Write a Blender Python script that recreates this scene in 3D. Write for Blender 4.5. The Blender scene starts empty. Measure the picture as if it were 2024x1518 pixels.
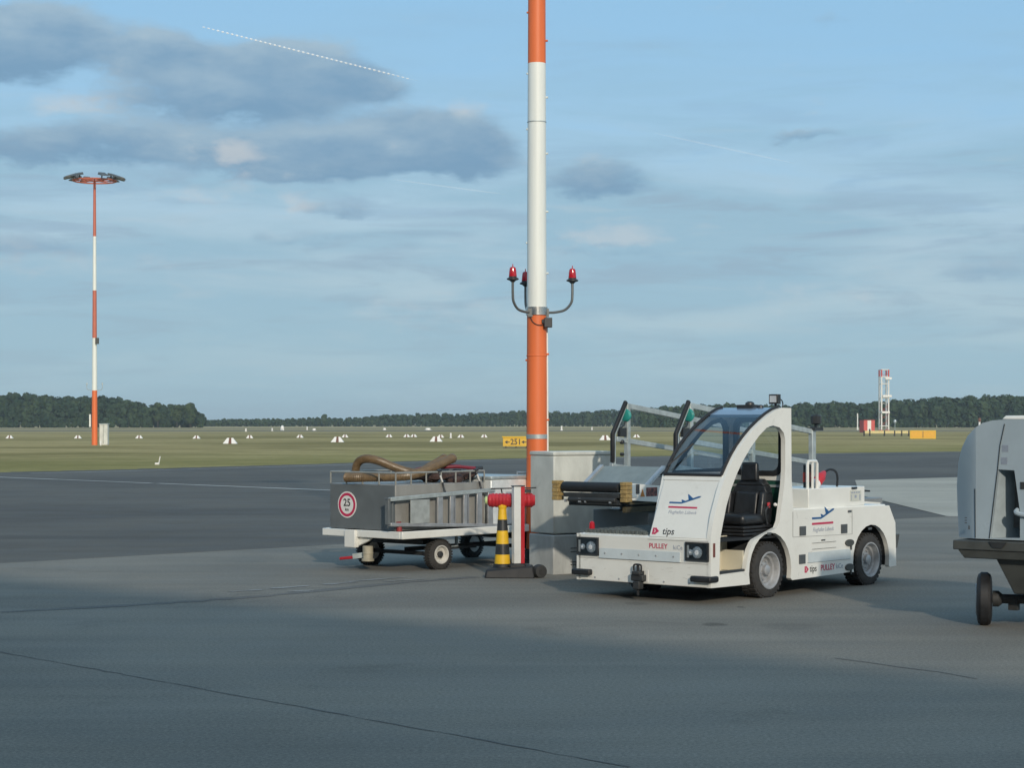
import bpy, bmesh, math, random
from mathutils import Vector, Matrix
random.seed(7)
R = math.radians
SC = bpy.context.scene
COL = SC.collection

# ------------------------------------------------------------------ camera
F, H, CX, HY, PW, PH = 3800.0, 1.75, 1012.0, 837.0, 2024.0, 1518.0
cam = bpy.data.cameras.new("camera"); co = bpy.data.objects.new("camera", cam); COL.objects.link(co)
co.location = (0, 0, H); co.rotation_euler = (R(90), 0, 0)
cam.sensor_fit = 'HORIZONTAL'; cam.sensor_width = 36.0; cam.lens = F / PW * 36.0
cam.shift_y = (HY - PH / 2) / PW
cam.clip_start = 0.1; cam.clip_end = 30000
SC.camera = co

# ------------------------------------------------------------------ view / light
SC.view_settings.view_transform = 'Standard'; SC.view_settings.look = 'None'
SC.view_settings.exposure = 0.0; SC.view_settings.gamma = 1.0
SC.view_settings.use_curve_mapping = False
SUN_EL = R(21)
saz = Vector((0.21, -0.978, 0)).normalized()
SUN = Vector((saz.x * math.cos(SUN_EL), saz.y * math.cos(SUN_EL), math.sin(SUN_EL)))
sl = bpy.data.lights.new("sun", 'SUN'); sl.energy = 2.45; sl.angle = R(1.6); sl.color = (1.0, 0.89, 0.74)
so = bpy.data.objects.new("sun", sl); COL.objects.link(so)
so.rotation_euler = SUN.to_track_quat('Z', 'Y').to_euler(); so.location = (20, -25, 30)


class NT:
    """small helper to write node trees"""
    def __init__(s, tree):
        s.t = tree; s.n = tree.nodes; s.k = tree.links
    def new(s, typ, **kw):
        nd = s.n.new(typ)
        for k, v in kw.items():
            setattr(nd, k, v)
        return nd
    def put(s, sock, v):
        if hasattr(v, 'is_linked') or isinstance(v, bpy.types.NodeSocket):
            s.k.new(v, sock)
        else:
            sock.default_value = v
    def m(s, op, a, b=0.0, c=None, clamp=False):
        nd = s.new('ShaderNodeMath', operation=op, use_clamp=clamp)
        s.put(nd.inputs[0], a); s.put(nd.inputs[1], b)
        if c is not None: s.put(nd.inputs[2], c)
        return nd.outputs[0]
    def noise(s, vec, scale=5, detail=4, rough=0.55, dist=0.0):
        nd = s.new('ShaderNodeTexNoise'); nd.inputs['Scale'].default_value = scale
        nd.inputs['Detail'].default_value = detail; nd.inputs['Roughness'].default_value = rough
        nd.inputs['Distortion'].default_value = dist
        if vec is not None: s.k.new(vec, nd.inputs['Vector'])
        return nd
    def mix(s, fac, a, b, mode='MIX'):
        nd = s.new('ShaderNodeMix', data_type='RGBA', blend_type=mode)
        s.put(nd.inputs[0], fac); s.put(nd.inputs[6], a); s.put(nd.inputs[7], b)
        return nd.outputs[2]
    def ramp(s, fac, lo, hi, a=0.0, b=1.0):
        nd = s.new('ShaderNodeMapRange', interpolation_type='SMOOTHSTEP')
        s.put(nd.inputs[0], fac); s.put(nd.inputs[1], lo); s.put(nd.inputs[2], hi)
        s.put(nd.inputs[3], a); s.put(nd.inputs[4], b)
        return nd.outputs[0]
    def xyz(s, x, y, z):
        nd = s.new('ShaderNodeCombineXYZ')
        s.put(nd.inputs[0], x); s.put(nd.inputs[1], y); s.put(nd.inputs[2], z)
        return nd.outputs[0]


def c4(c): return (c[0], c[1], c[2], 1.0)

# ------------------------------------------------------------------ sky
world = bpy.data.worlds.new("World"); SC.world = world; world.use_nodes = True
W = NT(world.node_tree); W.n.clear()
w_out = W.new('ShaderNodeOutputWorld'); w_bg = W.new('ShaderNodeBackground')
W.k.new(w_bg.outputs[0], w_out.inputs[0])
sky = W.new('ShaderNodeTexSky', sky_type='NISHITA'); sky.sun_disc = False
sky.sun_elevation = SUN_EL; sky.sun_rotation = math.atan2(SUN.x, SUN.y)
sky.altitude = 0; sky.air_density = 1.0; sky.dust_density = 0.6; sky.ozone_density = 1.2
BGS = 0.1
tc = W.new('ShaderNodeTexCoord'); sx = W.new('ShaderNodeSeparateXYZ'); W.k.new(tc.outputs['Generated'], sx.inputs[0])
dx, dy, dz = sx.outputs[0], sx.outputs[1], sx.outputs[2]
hor = W.m('SQRT', W.m('ADD', W.m('MULTIPLY', dx, dx), W.m('MULTIPLY', dy, dy)))
hor = W.m('MAXIMUM', hor, 0.02)
az = W.m('ARCTAN2', dx, dy)                     # 0 straight ahead, positive to the right
el = W.m('DIVIDE', dz, hor)
wv = W.xyz(W.m('MULTIPLY', az, 1.0), W.m('MULTIPLY', el, 2.2), 0.0)
n1 = W.noise(wv, 9, 6, 0.56, 0.2); n2 = W.noise(wv, 26, 5, 0.6, 0.1)
wv2 = W.xyz(W.m('MULTIPLY', az, 1.0), W.m('MULTIPLY', el, 6.0), 3.7)
n3 = W.noise(wv2, 7, 5, 0.55, 0.4)
n4 = W.noise(wv, 75, 4, 0.6, 0.2)
wv3 = W.xyz(W.m('MULTIPLY', az, 1.0), W.m('MULTIPLY', el, 7.5), 9.1)
n5 = W.noise(wv3, 11, 6, 0.62, 0.5)
wob = W.m('SUBTRACT', n1.outputs[0], 0.5); wob2 = W.m('SUBTRACT', n2.outputs[0], 0.5)
azw = W.m('ADD', az, W.m('ADD', W.m('MULTIPLY', wob, 0.05), W.m('MULTIPLY', wob2, 0.018)))
elw = W.m('ADD', el, W.m('ADD', W.m('MULTIPLY', wob, -0.02), W.m('MULTIPLY', wob2, 0.014)))


def blobs(lst, sharp=1.0, lit=False):
    """soft cloud masses at given bearings and heights in the sky; also how high in its own mass a point lies"""
    tot = None; lt = None
    for (px, py, rx, ry, amp) in lst:
        a0 = math.atan((px - CX) / F); e0 = (HY - py) / F
        u = W.m('DIVIDE', W.m('SUBTRACT', azw, a0), rx / F); v = W.m('DIVIDE', W.m('SUBTRACT', elw, e0), ry / F)
        g = W.m('ADD', W.m('MULTIPLY', u, u), W.m('MULTIPLY', v, v))
        if sharp != 1.0: g = W.m('POWER', g, sharp)
        g = W.m('MULTIPLY', W.m('EXPONENT', W.m('MULTIPLY', g, -1.0)), amp)
        tot = g if tot is None else W.m('ADD', tot, g)
        if lit:
            q = W.m('MULTIPLY', g, v); lt = q if lt is None else W.m('ADD', lt, q)
    return (tot, W.m('DIVIDE', lt, W.m('ADD', tot, 0.08))) if lit else tot


DARK = [(70, 95, 175, 75, 1.0), (-80, 120, 160, 70, .9), (330, 120, 80, 55, .85), (560, 135, 170, 62, .95), (470, 205, 230, 45, .9), (700, 165, 120, 30, .7),
        (850, 268, 145, 66, 1.0), (660, 300, 190, 55, .85), (930, 310, 110, 45, .7), (190, 295, 330, 48, .8), (560, 345, 200, 26, .5),
        (1180, 358, 120, 42, .75), (690, 415, 85, 18, .5), (1600, 282, 85, 13, .5), (1660, 60, 50, 25, .3), (60, 500, 210, 26, .42), (560, 470, 250, 22, .36), (1230, 497, 240, 18, .38), (1980, 545, 130, 34, .34)]
BRIGHT = [(480, 318, 50, 36, 1.0), (1215, 460, 100, 28, 1.0), (150, 225, 130, 26, .6), (905, 205, 75, 20, .5), (600, 408, 40, 20, .6), (1180, 322, 60, 14, .45),
          (400, 385, 180, 18, .45), (1560, 575, 260, 40, .45), (900, 615, 200, 45, .45), (260, 520, 250, 30, .35)]
dn, dlit = blobs(DARK, 1.5, True)
dmask = W.ramp(W.m('ADD', dn, W.m('ADD', W.m('MULTIPLY', wob, 1.1), W.m('ADD', W.m('MULTIPLY', wob2, 0.8), W.m('MULTIPLY', W.m('SUBTRACT', n4.outputs[0], 0.5), 0.35)))), 0.20, 0.72)
bmask = W.ramp(W.m('ADD', blobs(BRIGHT), W.m('ADD', W.m('MULTIPLY', wob, 0.8), W.m('ADD', W.m('MULTIPLY', wob2, 1.4), W.m('MULTIPLY', W.m('SUBTRACT', n4.outputs[0], 0.5), 0.8)))), 0.2, 0.95)
veil = W.ramp(W.m('ADD', el, W.m('MULTIPLY', W.m('SUBTRACT', n3.outputs[0], 0.5), 0.16)), 0.22, 0.08)
veil = W.m('MULTIPLY', veil, 0.92)
streak = W.ramp(n3.outputs[0], 0.40, 0.70)
skyc = W.mix(1.0, sky.outputs[0], (BGS, BGS, BGS, 1), 'MULTIPLY')
skyc = W.mix(0.75, skyc, (0.30, 0.575, 0.84, 1))
veilc = W.mix(streak, (0.325, 0.51, 0.635, 1), (0.46, 0.60, 0.68, 1))
veilc = W.mix(W.m('MULTIPLY', W.ramp(n5.outputs[0], 0.48, 0.66), 0.7), veilc, (0.30, 0.42, 0.535, 1))
veilc = W.mix(W.m('MULTIPLY', W.ramp(n5.outputs[0], 0.44, 0.30), 0.35), veilc, (0.50, 0.585, 0.64, 1))
veilc = W.mix(W.m('MULTIPLY', W.ramp(el, 0.10, 0.0), 0.7), veilc, (0.375, 0.555, 0.625, 1))
base = W.mix(veil, skyc, veilc)
base = W.mix(W.m('MULTIPLY', bmask, 0.55), base, (0.58, 0.63, 0.67, 1))
mix_n = W.m('ADD', W.m('MULTIPLY', dlit, 0.55), W.m('ADD', W.m('MULTIPLY', wob2, 1.2), W.m('MULTIPLY', wob, 1.6)))
dcol = W.mix(W.ramp(mix_n, -0.45, 0.75), (0.180, 0.325, 0.485, 1), (0.375, 0.505, 0.605, 1))
base = W.mix(W.m('MULTIPLY', dmask, 0.88), base, dcol)
base = W.mix(W.m('MULTIPLY', W.m('MULTIPLY', bmask, dmask), 0.6), base, (0.60, 0.63, 0.65, 1))
# bright hazy sky round the sun, behind the viewpoint
dt = W.m('ADD', W.m('ADD', W.m('MULTIPLY', dx, SUN.x), W.m('MULTIPLY', dy, SUN.y)), W.m('MULTIPLY', dz, SUN.z))
glow = W.m('POWER', W.m('MAXIMUM', dt, 0.0), 2.5)
base = W.mix(W.m('MULTIPLY', glow, 0.85), base, (1.05, 1.0, 0.90, 1))
# faint old contrails, dotted bright one is an object below
W.k.new(base, w_bg.inputs[0]); w_bg.inputs[1].default_value = 1.0


# ------------------------------------------------------------------ materials
MATS = {}


def pm(name, col, rough=0.5, metal=0.0, var=0.10, scale=6.0, bump=0.0, bscale=60.0, coat=0.0, dirt=0.0, dirtcol=(0.10, 0.09, 0.08), stretch=None):
    if name in MATS: return MATS[name]
    m = bpy.data.materials.new(name); m.use_nodes = True
    t = NT(m.node_tree); b = t.n['Principled BSDF']
    tcn = t.new('ShaderNodeTexCoord'); vec = tcn.outputs['Object']
    if stretch:
        mp = t.new('ShaderNodeMapping'); mp.inputs['Scale'].default_value = stretch
        t.k.new(vec, mp.inputs[0]); vec = mp.outputs[0]
    n = t.noise(vec, scale, 5, 0.6, 0.3)
    lo = tuple(max(0, x * (1 - var)) for x in col); hi = tuple(min(1, x * (1 + var)) for x in col)
    c = t.mix(t.ramp(n.outputs[0], 0.3, 0.7), c4(lo), c4(hi))
    if dirt > 0:
        nd = t.noise(vec, scale * 2.3, 6, 0.7, 0.8)
        c = t.mix(t.m('MULTIPLY', t.ramp(nd.outputs[0], 0.52, 0.78), dirt), c, c4(dirtcol))
    t.k.new(c, b.inputs['Base Color'])
    b.inputs['Metallic'].default_value = metal
    rr = t.ramp(n.outputs[0], 0.25, 0.75, max(0.05, rough - 0.08), min(1, rough + 0.08)); t.k.new(rr, b.inputs['Roughness'])
    if coat: b.inputs['Coat Weight'].default_value = coat; b.inputs['Coat Roughness'].default_value = 0.12
    if bump > 0:
        nb = t.noise(vec, bscale, 3, 0.6); bp = t.new('ShaderNodeBump'); bp.inputs['Strength'].default_value = bump
        bp.inputs['Distance'].default_value = 0.01
        t.k.new(nb.outputs[0], bp.inputs['Height']); t.k.new(bp.outputs[0], b.inputs['Normal'])
    MATS[name] = m
    return m


def glass(name, tint=(0.72, 0.84, 0.9), refl=1.0):
    m = bpy.data.materials.new(name); m.use_nodes = True
    t = NT(m.node_tree); t.n.clear()
    out = t.new('ShaderNodeOutputMaterial'); tr = t.new('ShaderNodeBsdfTransparent'); gl = t.new('ShaderNodeBsdfGlossy')
    tr.inputs[0].default_value = c4(tint); gl.inputs['Roughness'].default_value = 0.04
    gl.inputs[0].default_value = (0.9, 0.95, 1, 1)
    lw = t.new('ShaderNodeFresnel'); lw.inputs['IOR'].default_value = 1.5
    mx = t.new('ShaderNodeMixShader'); t.k.new(t.m('MULTIPLY', lw.outputs[0], refl, clamp=True), mx.inputs[0])
    t.k.new(tr.outputs[0], mx.inputs[1]); t.k.new(gl.outputs[0], mx.inputs[2]); t.k.new(mx.outputs[0], out.inputs[0])
    return m


M_white = pm('white_paint', (0.755, 0.755, 0.71), 0.34, 0, 0.035, 2.5, coat=0.25, dirt=0.2, dirtcol=(0.45, 0.42, 0.36))
M_black = pm('black_rubber', (0.015, 0.016, 0.018), 0.6, 0, 0.25, 9)
M_tyre = pm('tyre_rubber', (0.035, 0.034, 0.033), 0.85, 0, 0.25, 14, bump=0.3, bscale=90, dirt=0.5, dirtcol=(0.075, 0.068, 0.06))
M_blackpl = pm('black_plastic', (0.03, 0.033, 0.036), 0.4, 0, 0.2, 9)
M_leather = pm('black_vinyl', (0.018, 0.02, 0.023), 0.36, 0, 0.2, 12, bump=0.15, bscale=40)
M_steel = pm('rim_steel', (0.42, 0.43, 0.44), 0.45, 0.4, 0.12, 14, dirt=0.35, dirtcol=(0.2, 0.18, 0.16))
M_galv = pm('galvanised_steel', (0.42, 0.47, 0.47), 0.42, 0.35, 0.15, 9, dirt=0.15, dirtcol=(0.25, 0.26, 0.26))
M_alu = pm('aluminium', (0.50, 0.51, 0.52), 0.38, 0.6, 0.1, 9)
M_grey = pm('dark_grey_panel', (0.085, 0.095, 0.10), 0.5, 0, 0.12, 5)
M_chassis = pm('chassis_black', (0.03, 0.032, 0.033), 0.6, 0, 0.2, 8)
M_red = pm('red_plastic', (0.46, 0.025, 0.035), 0.42, 0, 0.12, 9)
M_orange = pm('mast_orange', (0.72, 0.16, 0.045), 0.5, 0, 0.05, 3, dirt=0.12, dirtcol=(0.4, 0.12, 0.06), stretch=(3, 3, 0.3))
M_mastw = pm('mast_white', (0.74, 0.77, 0.73), 0.45, 0, 0.04, 3, dirt=0.15, dirtcol=(0.5, 0.52, 0.5), stretch=(3, 3, 0.3))
M_yellow = pm('safety_yellow', (0.75, 0.46, 0.02), 0.5, 0, 0.08, 9, dirt=0.2, dirtcol=(0.35, 0.22, 0.03))
M_signy = pm('sign_yellow', (0.62, 0.38, 0.03), 0.45, 0, 0.06, 2)
M_green = pm('dark_green_panel', (0.010, 0.06, 0.042), 0.5, 0, 0.2, 5)
M_teal = pm('teal_plastic', (0.02, 0.25, 0.22), 0.45, 0, 0.1, 5)
M_tan = pm('tan_rubber', (0.33, 0.23, 0.09), 0.75, 0, 0.2, 25, bump=0.3, bscale=80)
M_hose = pm('brown_hose', (0.155, 0.104, 0.054), 0.4, 0, 0.2, 20, dirt=0.3, dirtcol=(0.26, 0.2, 0.13))
M_lblue = pm('pale_blue_strip', (0.54, 0.60, 0.62), 0.35, 0, 0.05, 6)
M_navy = pm('navy_print', (0.02, 0.06, 0.22), 0.45, 0, 0.02)
M_bluep = pm('blue_print', (0.02, 0.10, 0.26), 0.45, 0, 0.02)
M_redp = pm('red_print', (0.50, 0.03, 0.09), 0.45, 0, 0.02)
M_blkp = pm('black_print', (0.025, 0.027, 0.03), 0.45, 0, 0.02)
M_greyp = pm('grey_print', (0.30, 0.34, 0.42), 0.45, 0, 0.02)
M_wp = pm('white_print', (0.74, 0.73, 0.70), 0.45, 0, 0.02)
M_brown = pm('brown_panel', (0.16, 0.05, 0.04), 0.35, 0, 0.1)
M_beige = pm('beige_panel', (0.60, 0.56, 0.44), 0.45, 0, 0.04, 3)
M_chrome = pm('lamp_reflector', (0.85, 0.87, 0.88), 0.25, 0.35, 0.1, 20)
M_gpu = pm('light_grey_paint', (0.35, 0.42, 0.465), 0.22, 0, 0.05, 1.5, coat=0.5, dirt=.2, dirtcol=(.2, .25, .28))
M_gpud = pm('grey_olive_tray', (0.06, 0.064, 0.06), 0.6, 0, 0.15, 5)
M_lens = pm('clear_lens', (0.55, 0.58, 0.6), 0.15, 0, 0.1)
M_glass = glass('cab_glass', (0.90, 0.93, 0.95), 1.3)
M_glassr = glass('rear_glass', (0.82, 0.88, 0.9), 0.9)
M_lampglass = glass('lamp_glass', (0.95, 0.97, 0.98), .8)
mr = bpy.data.materials.new('red_lens'); mr.use_nodes = True
_b = mr.node_tree.nodes['Principled BSDF']; _b.inputs['Base Color'].default_value = (0.55, 0.02, 0.035, 1); _b.inputs['Roughness'].default_value = 0.12
_b.inputs['Transmission Weight'].default_value = 0.25
M_redlens = mr


# ------------------------------------------------------------------ mesh helpers
OFF = {}


class MB:
    def __init__(s): s.v = []; s.f = []; s.fm = []; s.cur = 0
    def add(s, vs, fs, mi=None):
        o = len(s.v); s.v += [Vector(v) for v in vs]
        for f in fs:
            s.f.append([i + o for i in f]); s.fm.append(s.cur if mi is None else mi)
        return s
    def box(s, a, b, mi=None):
        x0, y0, z0 = a; x1, y1, z1 = b
        return s.hexa([(x0, y0, z0), (x1, y0, z0), (x1, y1, z0), (x0, y1, z0), (x0, y0, z1), (x1, y0, z1), (x1, y1, z1), (x0, y1, z1)], mi)
    def hexa(s, p, mi=None):
        return s.add(p, [(0, 3, 2, 1), (4, 5, 6, 7), (0, 1, 5, 4), (1, 2, 6, 5), (2, 3, 7, 6), (3, 0, 4, 7)], mi)
    def bar(s, p, q, w, h=None, up=(0, 0, 1), mi=None):
        p = Vector(p); q = Vector(q); d = (q - p).normalized(); up = Vector(up)
        if abs(d.dot(up)) > .98: up = Vector((1, 0, 0))
        x = d.cross(up).normalized() * (w / 2); y = x.cross(d).normalized() * ((h or w) / 2)
        return s.hexa([p - x - y, p + x - y, p + x + y, p - x + y, q - x - y, q + x - y, q + x + y, q - x + y], mi)
    def tube(s, pts, r, seg=10, mi=None, caps=True, rf=None):
        pts = [Vector(p) for p in pts]; n = len(pts); rings = []
        t0 = (pts[1] - pts[0]).normalized(); up = Vector((0, 0, 1)) if abs(t0.z) < .9 else Vector((1, 0, 0))
        nx = t0.cross(up).normalized()
        vs = []
        for i in range(n):
            t = ((pts[min(i + 1, n - 1)] - pts[max(i - 1, 0)])).normalized()
            nx = (nx - t * nx.dot(t)).normalized(); ny = t.cross(nx)
            rr = (r[i] if isinstance(r, (list, tuple)) else r) * (rf(i) if rf else 1)
            for k in range(seg):
                a = 2 * math.pi * k / seg; vs.append(pts[i] + nx * (math.cos(a) * rr) + ny * (math.sin(a) * rr))
        fs = [(i * seg + k, i * seg + (k + 1) % seg, (i + 1) * seg + (k + 1) % seg, (i + 1) * seg + k) for i in range(n - 1) for k in range(seg)]
        if caps: fs += [tuple(range(seg))[::-1], tuple(range((n - 1) * seg, n * seg))]
        return s.add(vs, fs, mi)
    def lathe(s, prof, o, ax=(0, 0, 1), seg=24, mi=None, c0=True, c1=True):
        """prof: (radius, height) list revolved round axis ax through o"""
        o = Vector(o); ax = Vector(ax).normalized(); u = ax.orthogonal().normalized(); w = ax.cross(u); vs = []
        for (r, h) in prof:
            for k in range(seg):
                a = 2 * math.pi * k / seg; vs.append(o + ax * h + (u * math.cos(a) + w * math.sin(a)) * max(r, 1e-4))
        n = len(prof)
        fs = [(i * seg + k, i * seg + (k + 1) % seg, (i + 1) * seg + (k + 1) % seg, (i + 1) * seg + k) for i in range(n - 1) for k in range(seg)]
        if c0: fs.append(tuple(range(seg))[::-1])
        if c1: fs.append(tuple(range((n - 1) * seg, n * seg)))
        return s.add(vs, fs, mi)
    def prism(s, poly, vec, mi=None):
        n = len(poly); poly = [Vector(p) for p in poly]; vec = Vector(vec)
        return s.add(poly + [p + vec for p in poly], [tuple(range(n))[::-1], tuple(range(n, 2 * n))] + [(i, (i + 1) % n, n + (i + 1) % n, n + i) for i in range(n)], mi)
    def build(s, name, mat, parent=None, bevel=0.0, smooth=35, seg=2):
        me = bpy.data.meshes.new(name); off = Vector(OFF.get(parent.name, (0, 0, 0))) if parent is not None else Vector((0, 0, 0))
        p = parent
        while p is not None and p.parent is not None:
            p = p.parent; off = Vector(OFF.get(p.name, (0, 0, 0)))
        base = off
        me.from_pydata([v - base for v in s.v], [], s.f)
        mats = mat if isinstance(mat, (list, tuple)) else [mat]
        for q in mats: me.materials.append(q)
        me.polygons.foreach_set('material_index', s.fm)
        bm = bmesh.new(); bm.from_mesh(me); bmesh.ops.recalc_face_normals(bm, faces=bm.faces); bm.to_mesh(me); bm.free()
        me.polygons.foreach_set('use_smooth', [True] * len(me.polygons)); me.set_sharp_from_angle(angle=R(smooth))
        o = bpy.data.objects.new(name, me); COL.objects.link(o)
        if parent is not None: o.parent = parent
        if bevel > 0:
            md = o.modifiers.new('bevel', 'BEVEL'); md.width = bevel; md.segments = seg; md.limit_method = 'ANGLE'; md.angle_limit = R(40); md.harden_normals = False
        return o


def tag(o, label=None, cat=None, group=None, kind=None):
    if label: o['label'] = label
    if cat: o['category'] = cat
    if group: o['group'] = group
    if kind: o['kind'] = kind
    return o


class Frame:
    """local frame of a thing on the ground: a along deg, b to the left, z up"""
    def __init__(s, C, deg):
        s.C = Vector(C); t = R(deg); s.deg = deg; s.d = Vector((math.cos(t), math.sin(t))); s.l = Vector((-s.d.y, s.d.x))
    def _pl(s, px, py, P, u):
        rx, rz = (px - CX) / F, -(py - HY) / F
        det = -u.x + rx * u.y
        q = (P.x - rx * P.y) / det; t = (u.x * -P.y + u.y * P.x) / det
        t = P.y + q * u.y
        return q, H + t * rz
    def side(s, px, py, b=0.0): return s._pl(px, py, s.C + s.l * b, s.d)
    def front(s, px, py, a=0.0): return s._pl(px, py, s.C + s.d * a, s.l)
    def root(s, name, off, *tags):
        o = bpy.data.objects.new(name, None); COL.objects.link(o); o.empty_display_size = 0.3
        w = s.C + s.d * off[0] + s.l * off[1]; o.location = (w.x, w.y, 0 if len(off) < 3 else off[2]); o.rotation_euler = (0, 0, R(s.deg))
        OFF[o.name] = (off[0], off[1], 0 if len(off) < 3 else off[2]); tag(o, *tags)
        return o


def empty(name, loc, *tags, rz=0):
    o = bpy.data.objects.new(name, None); COL.objects.link(o); o.location = loc; o.rotation_euler = (0, 0, rz); o.empty_display_size = .3
    OFF[o.name] = (0, 0, 0); tag(o, *tags)
    return o


def G(px, py):
    Y = F * H / (py - HY); return ((px - CX) / F * Y, Y)


def curve_mesh(cu):
    o = bpy.data.objects.new('tmp', cu); COL.objects.link(o)
    dg = bpy.context.evaluated_depsgraph_get(); me = bpy.data.meshes.new_from_object(o.evaluated_get(dg))
    bpy.data.objects.remove(o); return me


def plate(mb, loops, t, fn, bevel=0.0, mi=None):
    """flat plate with holes: loops of (p,q); fn maps (p,q,w) to local xyz, w in 0..t"""
    bm = bmesh.new(); es = []; L = []
    for lp in loops:
        vs = [bm.verts.new((p[0], p[1], 0)) for p in lp]; L.append(vs)
        es += [bm.edges.new((vs[i], vs[(i + 1) % len(vs)])) for i in range(len(vs))]
    bmesh.ops.triangle_fill(bm, edges=es, use_beauty=True, use_dissolve=False, normal=(0, 0, 1))
    bm.verts.index_update(); n = len(bm.verts); co = [v.co.copy() for v in bm.verts]
    fs = [[v.index for v in f.verts] for f in bm.faces]; rim = [(e.verts[0].index, e.verts[1].index) for e in es]
    mb.add([fn(c.x, c.y, 0.0) for c in co] + [fn(c.x, c.y, t) for c in co], fs + [[i + n for i in f][::-1] for f in fs] + [(a, b, b + n, a + n) for a, b in rim], mi)
    bm.free()
    return mb


def text(mb, body, size, o, u, v, depth=0.002, bold=0.0, shear=0.0, sx=1.0, align='CENTER', mi=None):
    cu = bpy.data.curves.new('tmp', 'FONT'); cu.body = body; cu.size = size; cu.align_x = align; cu.align_y = 'CENTER'
    cu.extrude = depth / 2; cu.offset = bold; cu.shear = shear; cu.resolution_u = 3
    me = curve_mesh(cu); o = Vector(o); u = Vector(u); v = Vector(v); n = u.cross(v)
    mb.add([o + u * (q.co.x * sx) + v * q.co.y + n * (q.co.z + depth / 2) for q in me.vertices], [list(p.vertices) for p in me.polygons], mi)
    bpy.data.meshes.remove(me)
    return mb


def smooth_path(pts, n=8):
    pts = [Vector(p) for p in pts]; out = []
    for i in range(len(pts) - 1):
        p0, p1, p2, p3 = pts[max(i - 1, 0)], pts[i], pts[i + 1], pts[min(i + 2, len(pts) - 1)]
        for k in range(n):
            t = k / n
            out.append(0.5 * ((2 * p1) + (p2 - p0) * t + (2 * p0 - 5 * p1 + 4 * p2 - p3) * t * t + (3 * p1 - p0 - 3 * p2 + p3) * t ** 3))
    return out + [pts[-1]]


def rrect(x0, y0, x1, y1, r, n=5):
    out = []
    for (cx, cy, a0) in ((x1 - r, y1 - r, 0), (x0 + r, y1 - r, 90), (x0 + r, y0 + r, 180), (x1 - r, y0 + r, 270)):
        for k in range(n + 1):
            a = R(a0 + 90 * k / n); out.append((cx + r * math.cos(a), cy + r * math.sin(a)))
    return out


def inset(poly, d):
    """offset a closed 2D polygon inwards by d (simple, for near convex outlines)"""
    n = len(poly); A = sum(poly[i][0] * poly[(i + 1) % n][1] - poly[(i + 1) % n][0] * poly[i][1] for i in range(n)); sg = 1 if A > 0 else -1
    out = []
    for i in range(n):
        p, q, r = Vector(poly[i - 1]), Vector(poly[i]), Vector(poly[(i + 1) % n])
        e1 = (q - p).normalized(); e2 = (r - q).normalized()
        nn = (Vector((-e1.y, e1.x)) + Vector((-e2.y, e2.x))).normalized() * sg
        out.append(tuple(q + nn * d))
    return out


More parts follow.
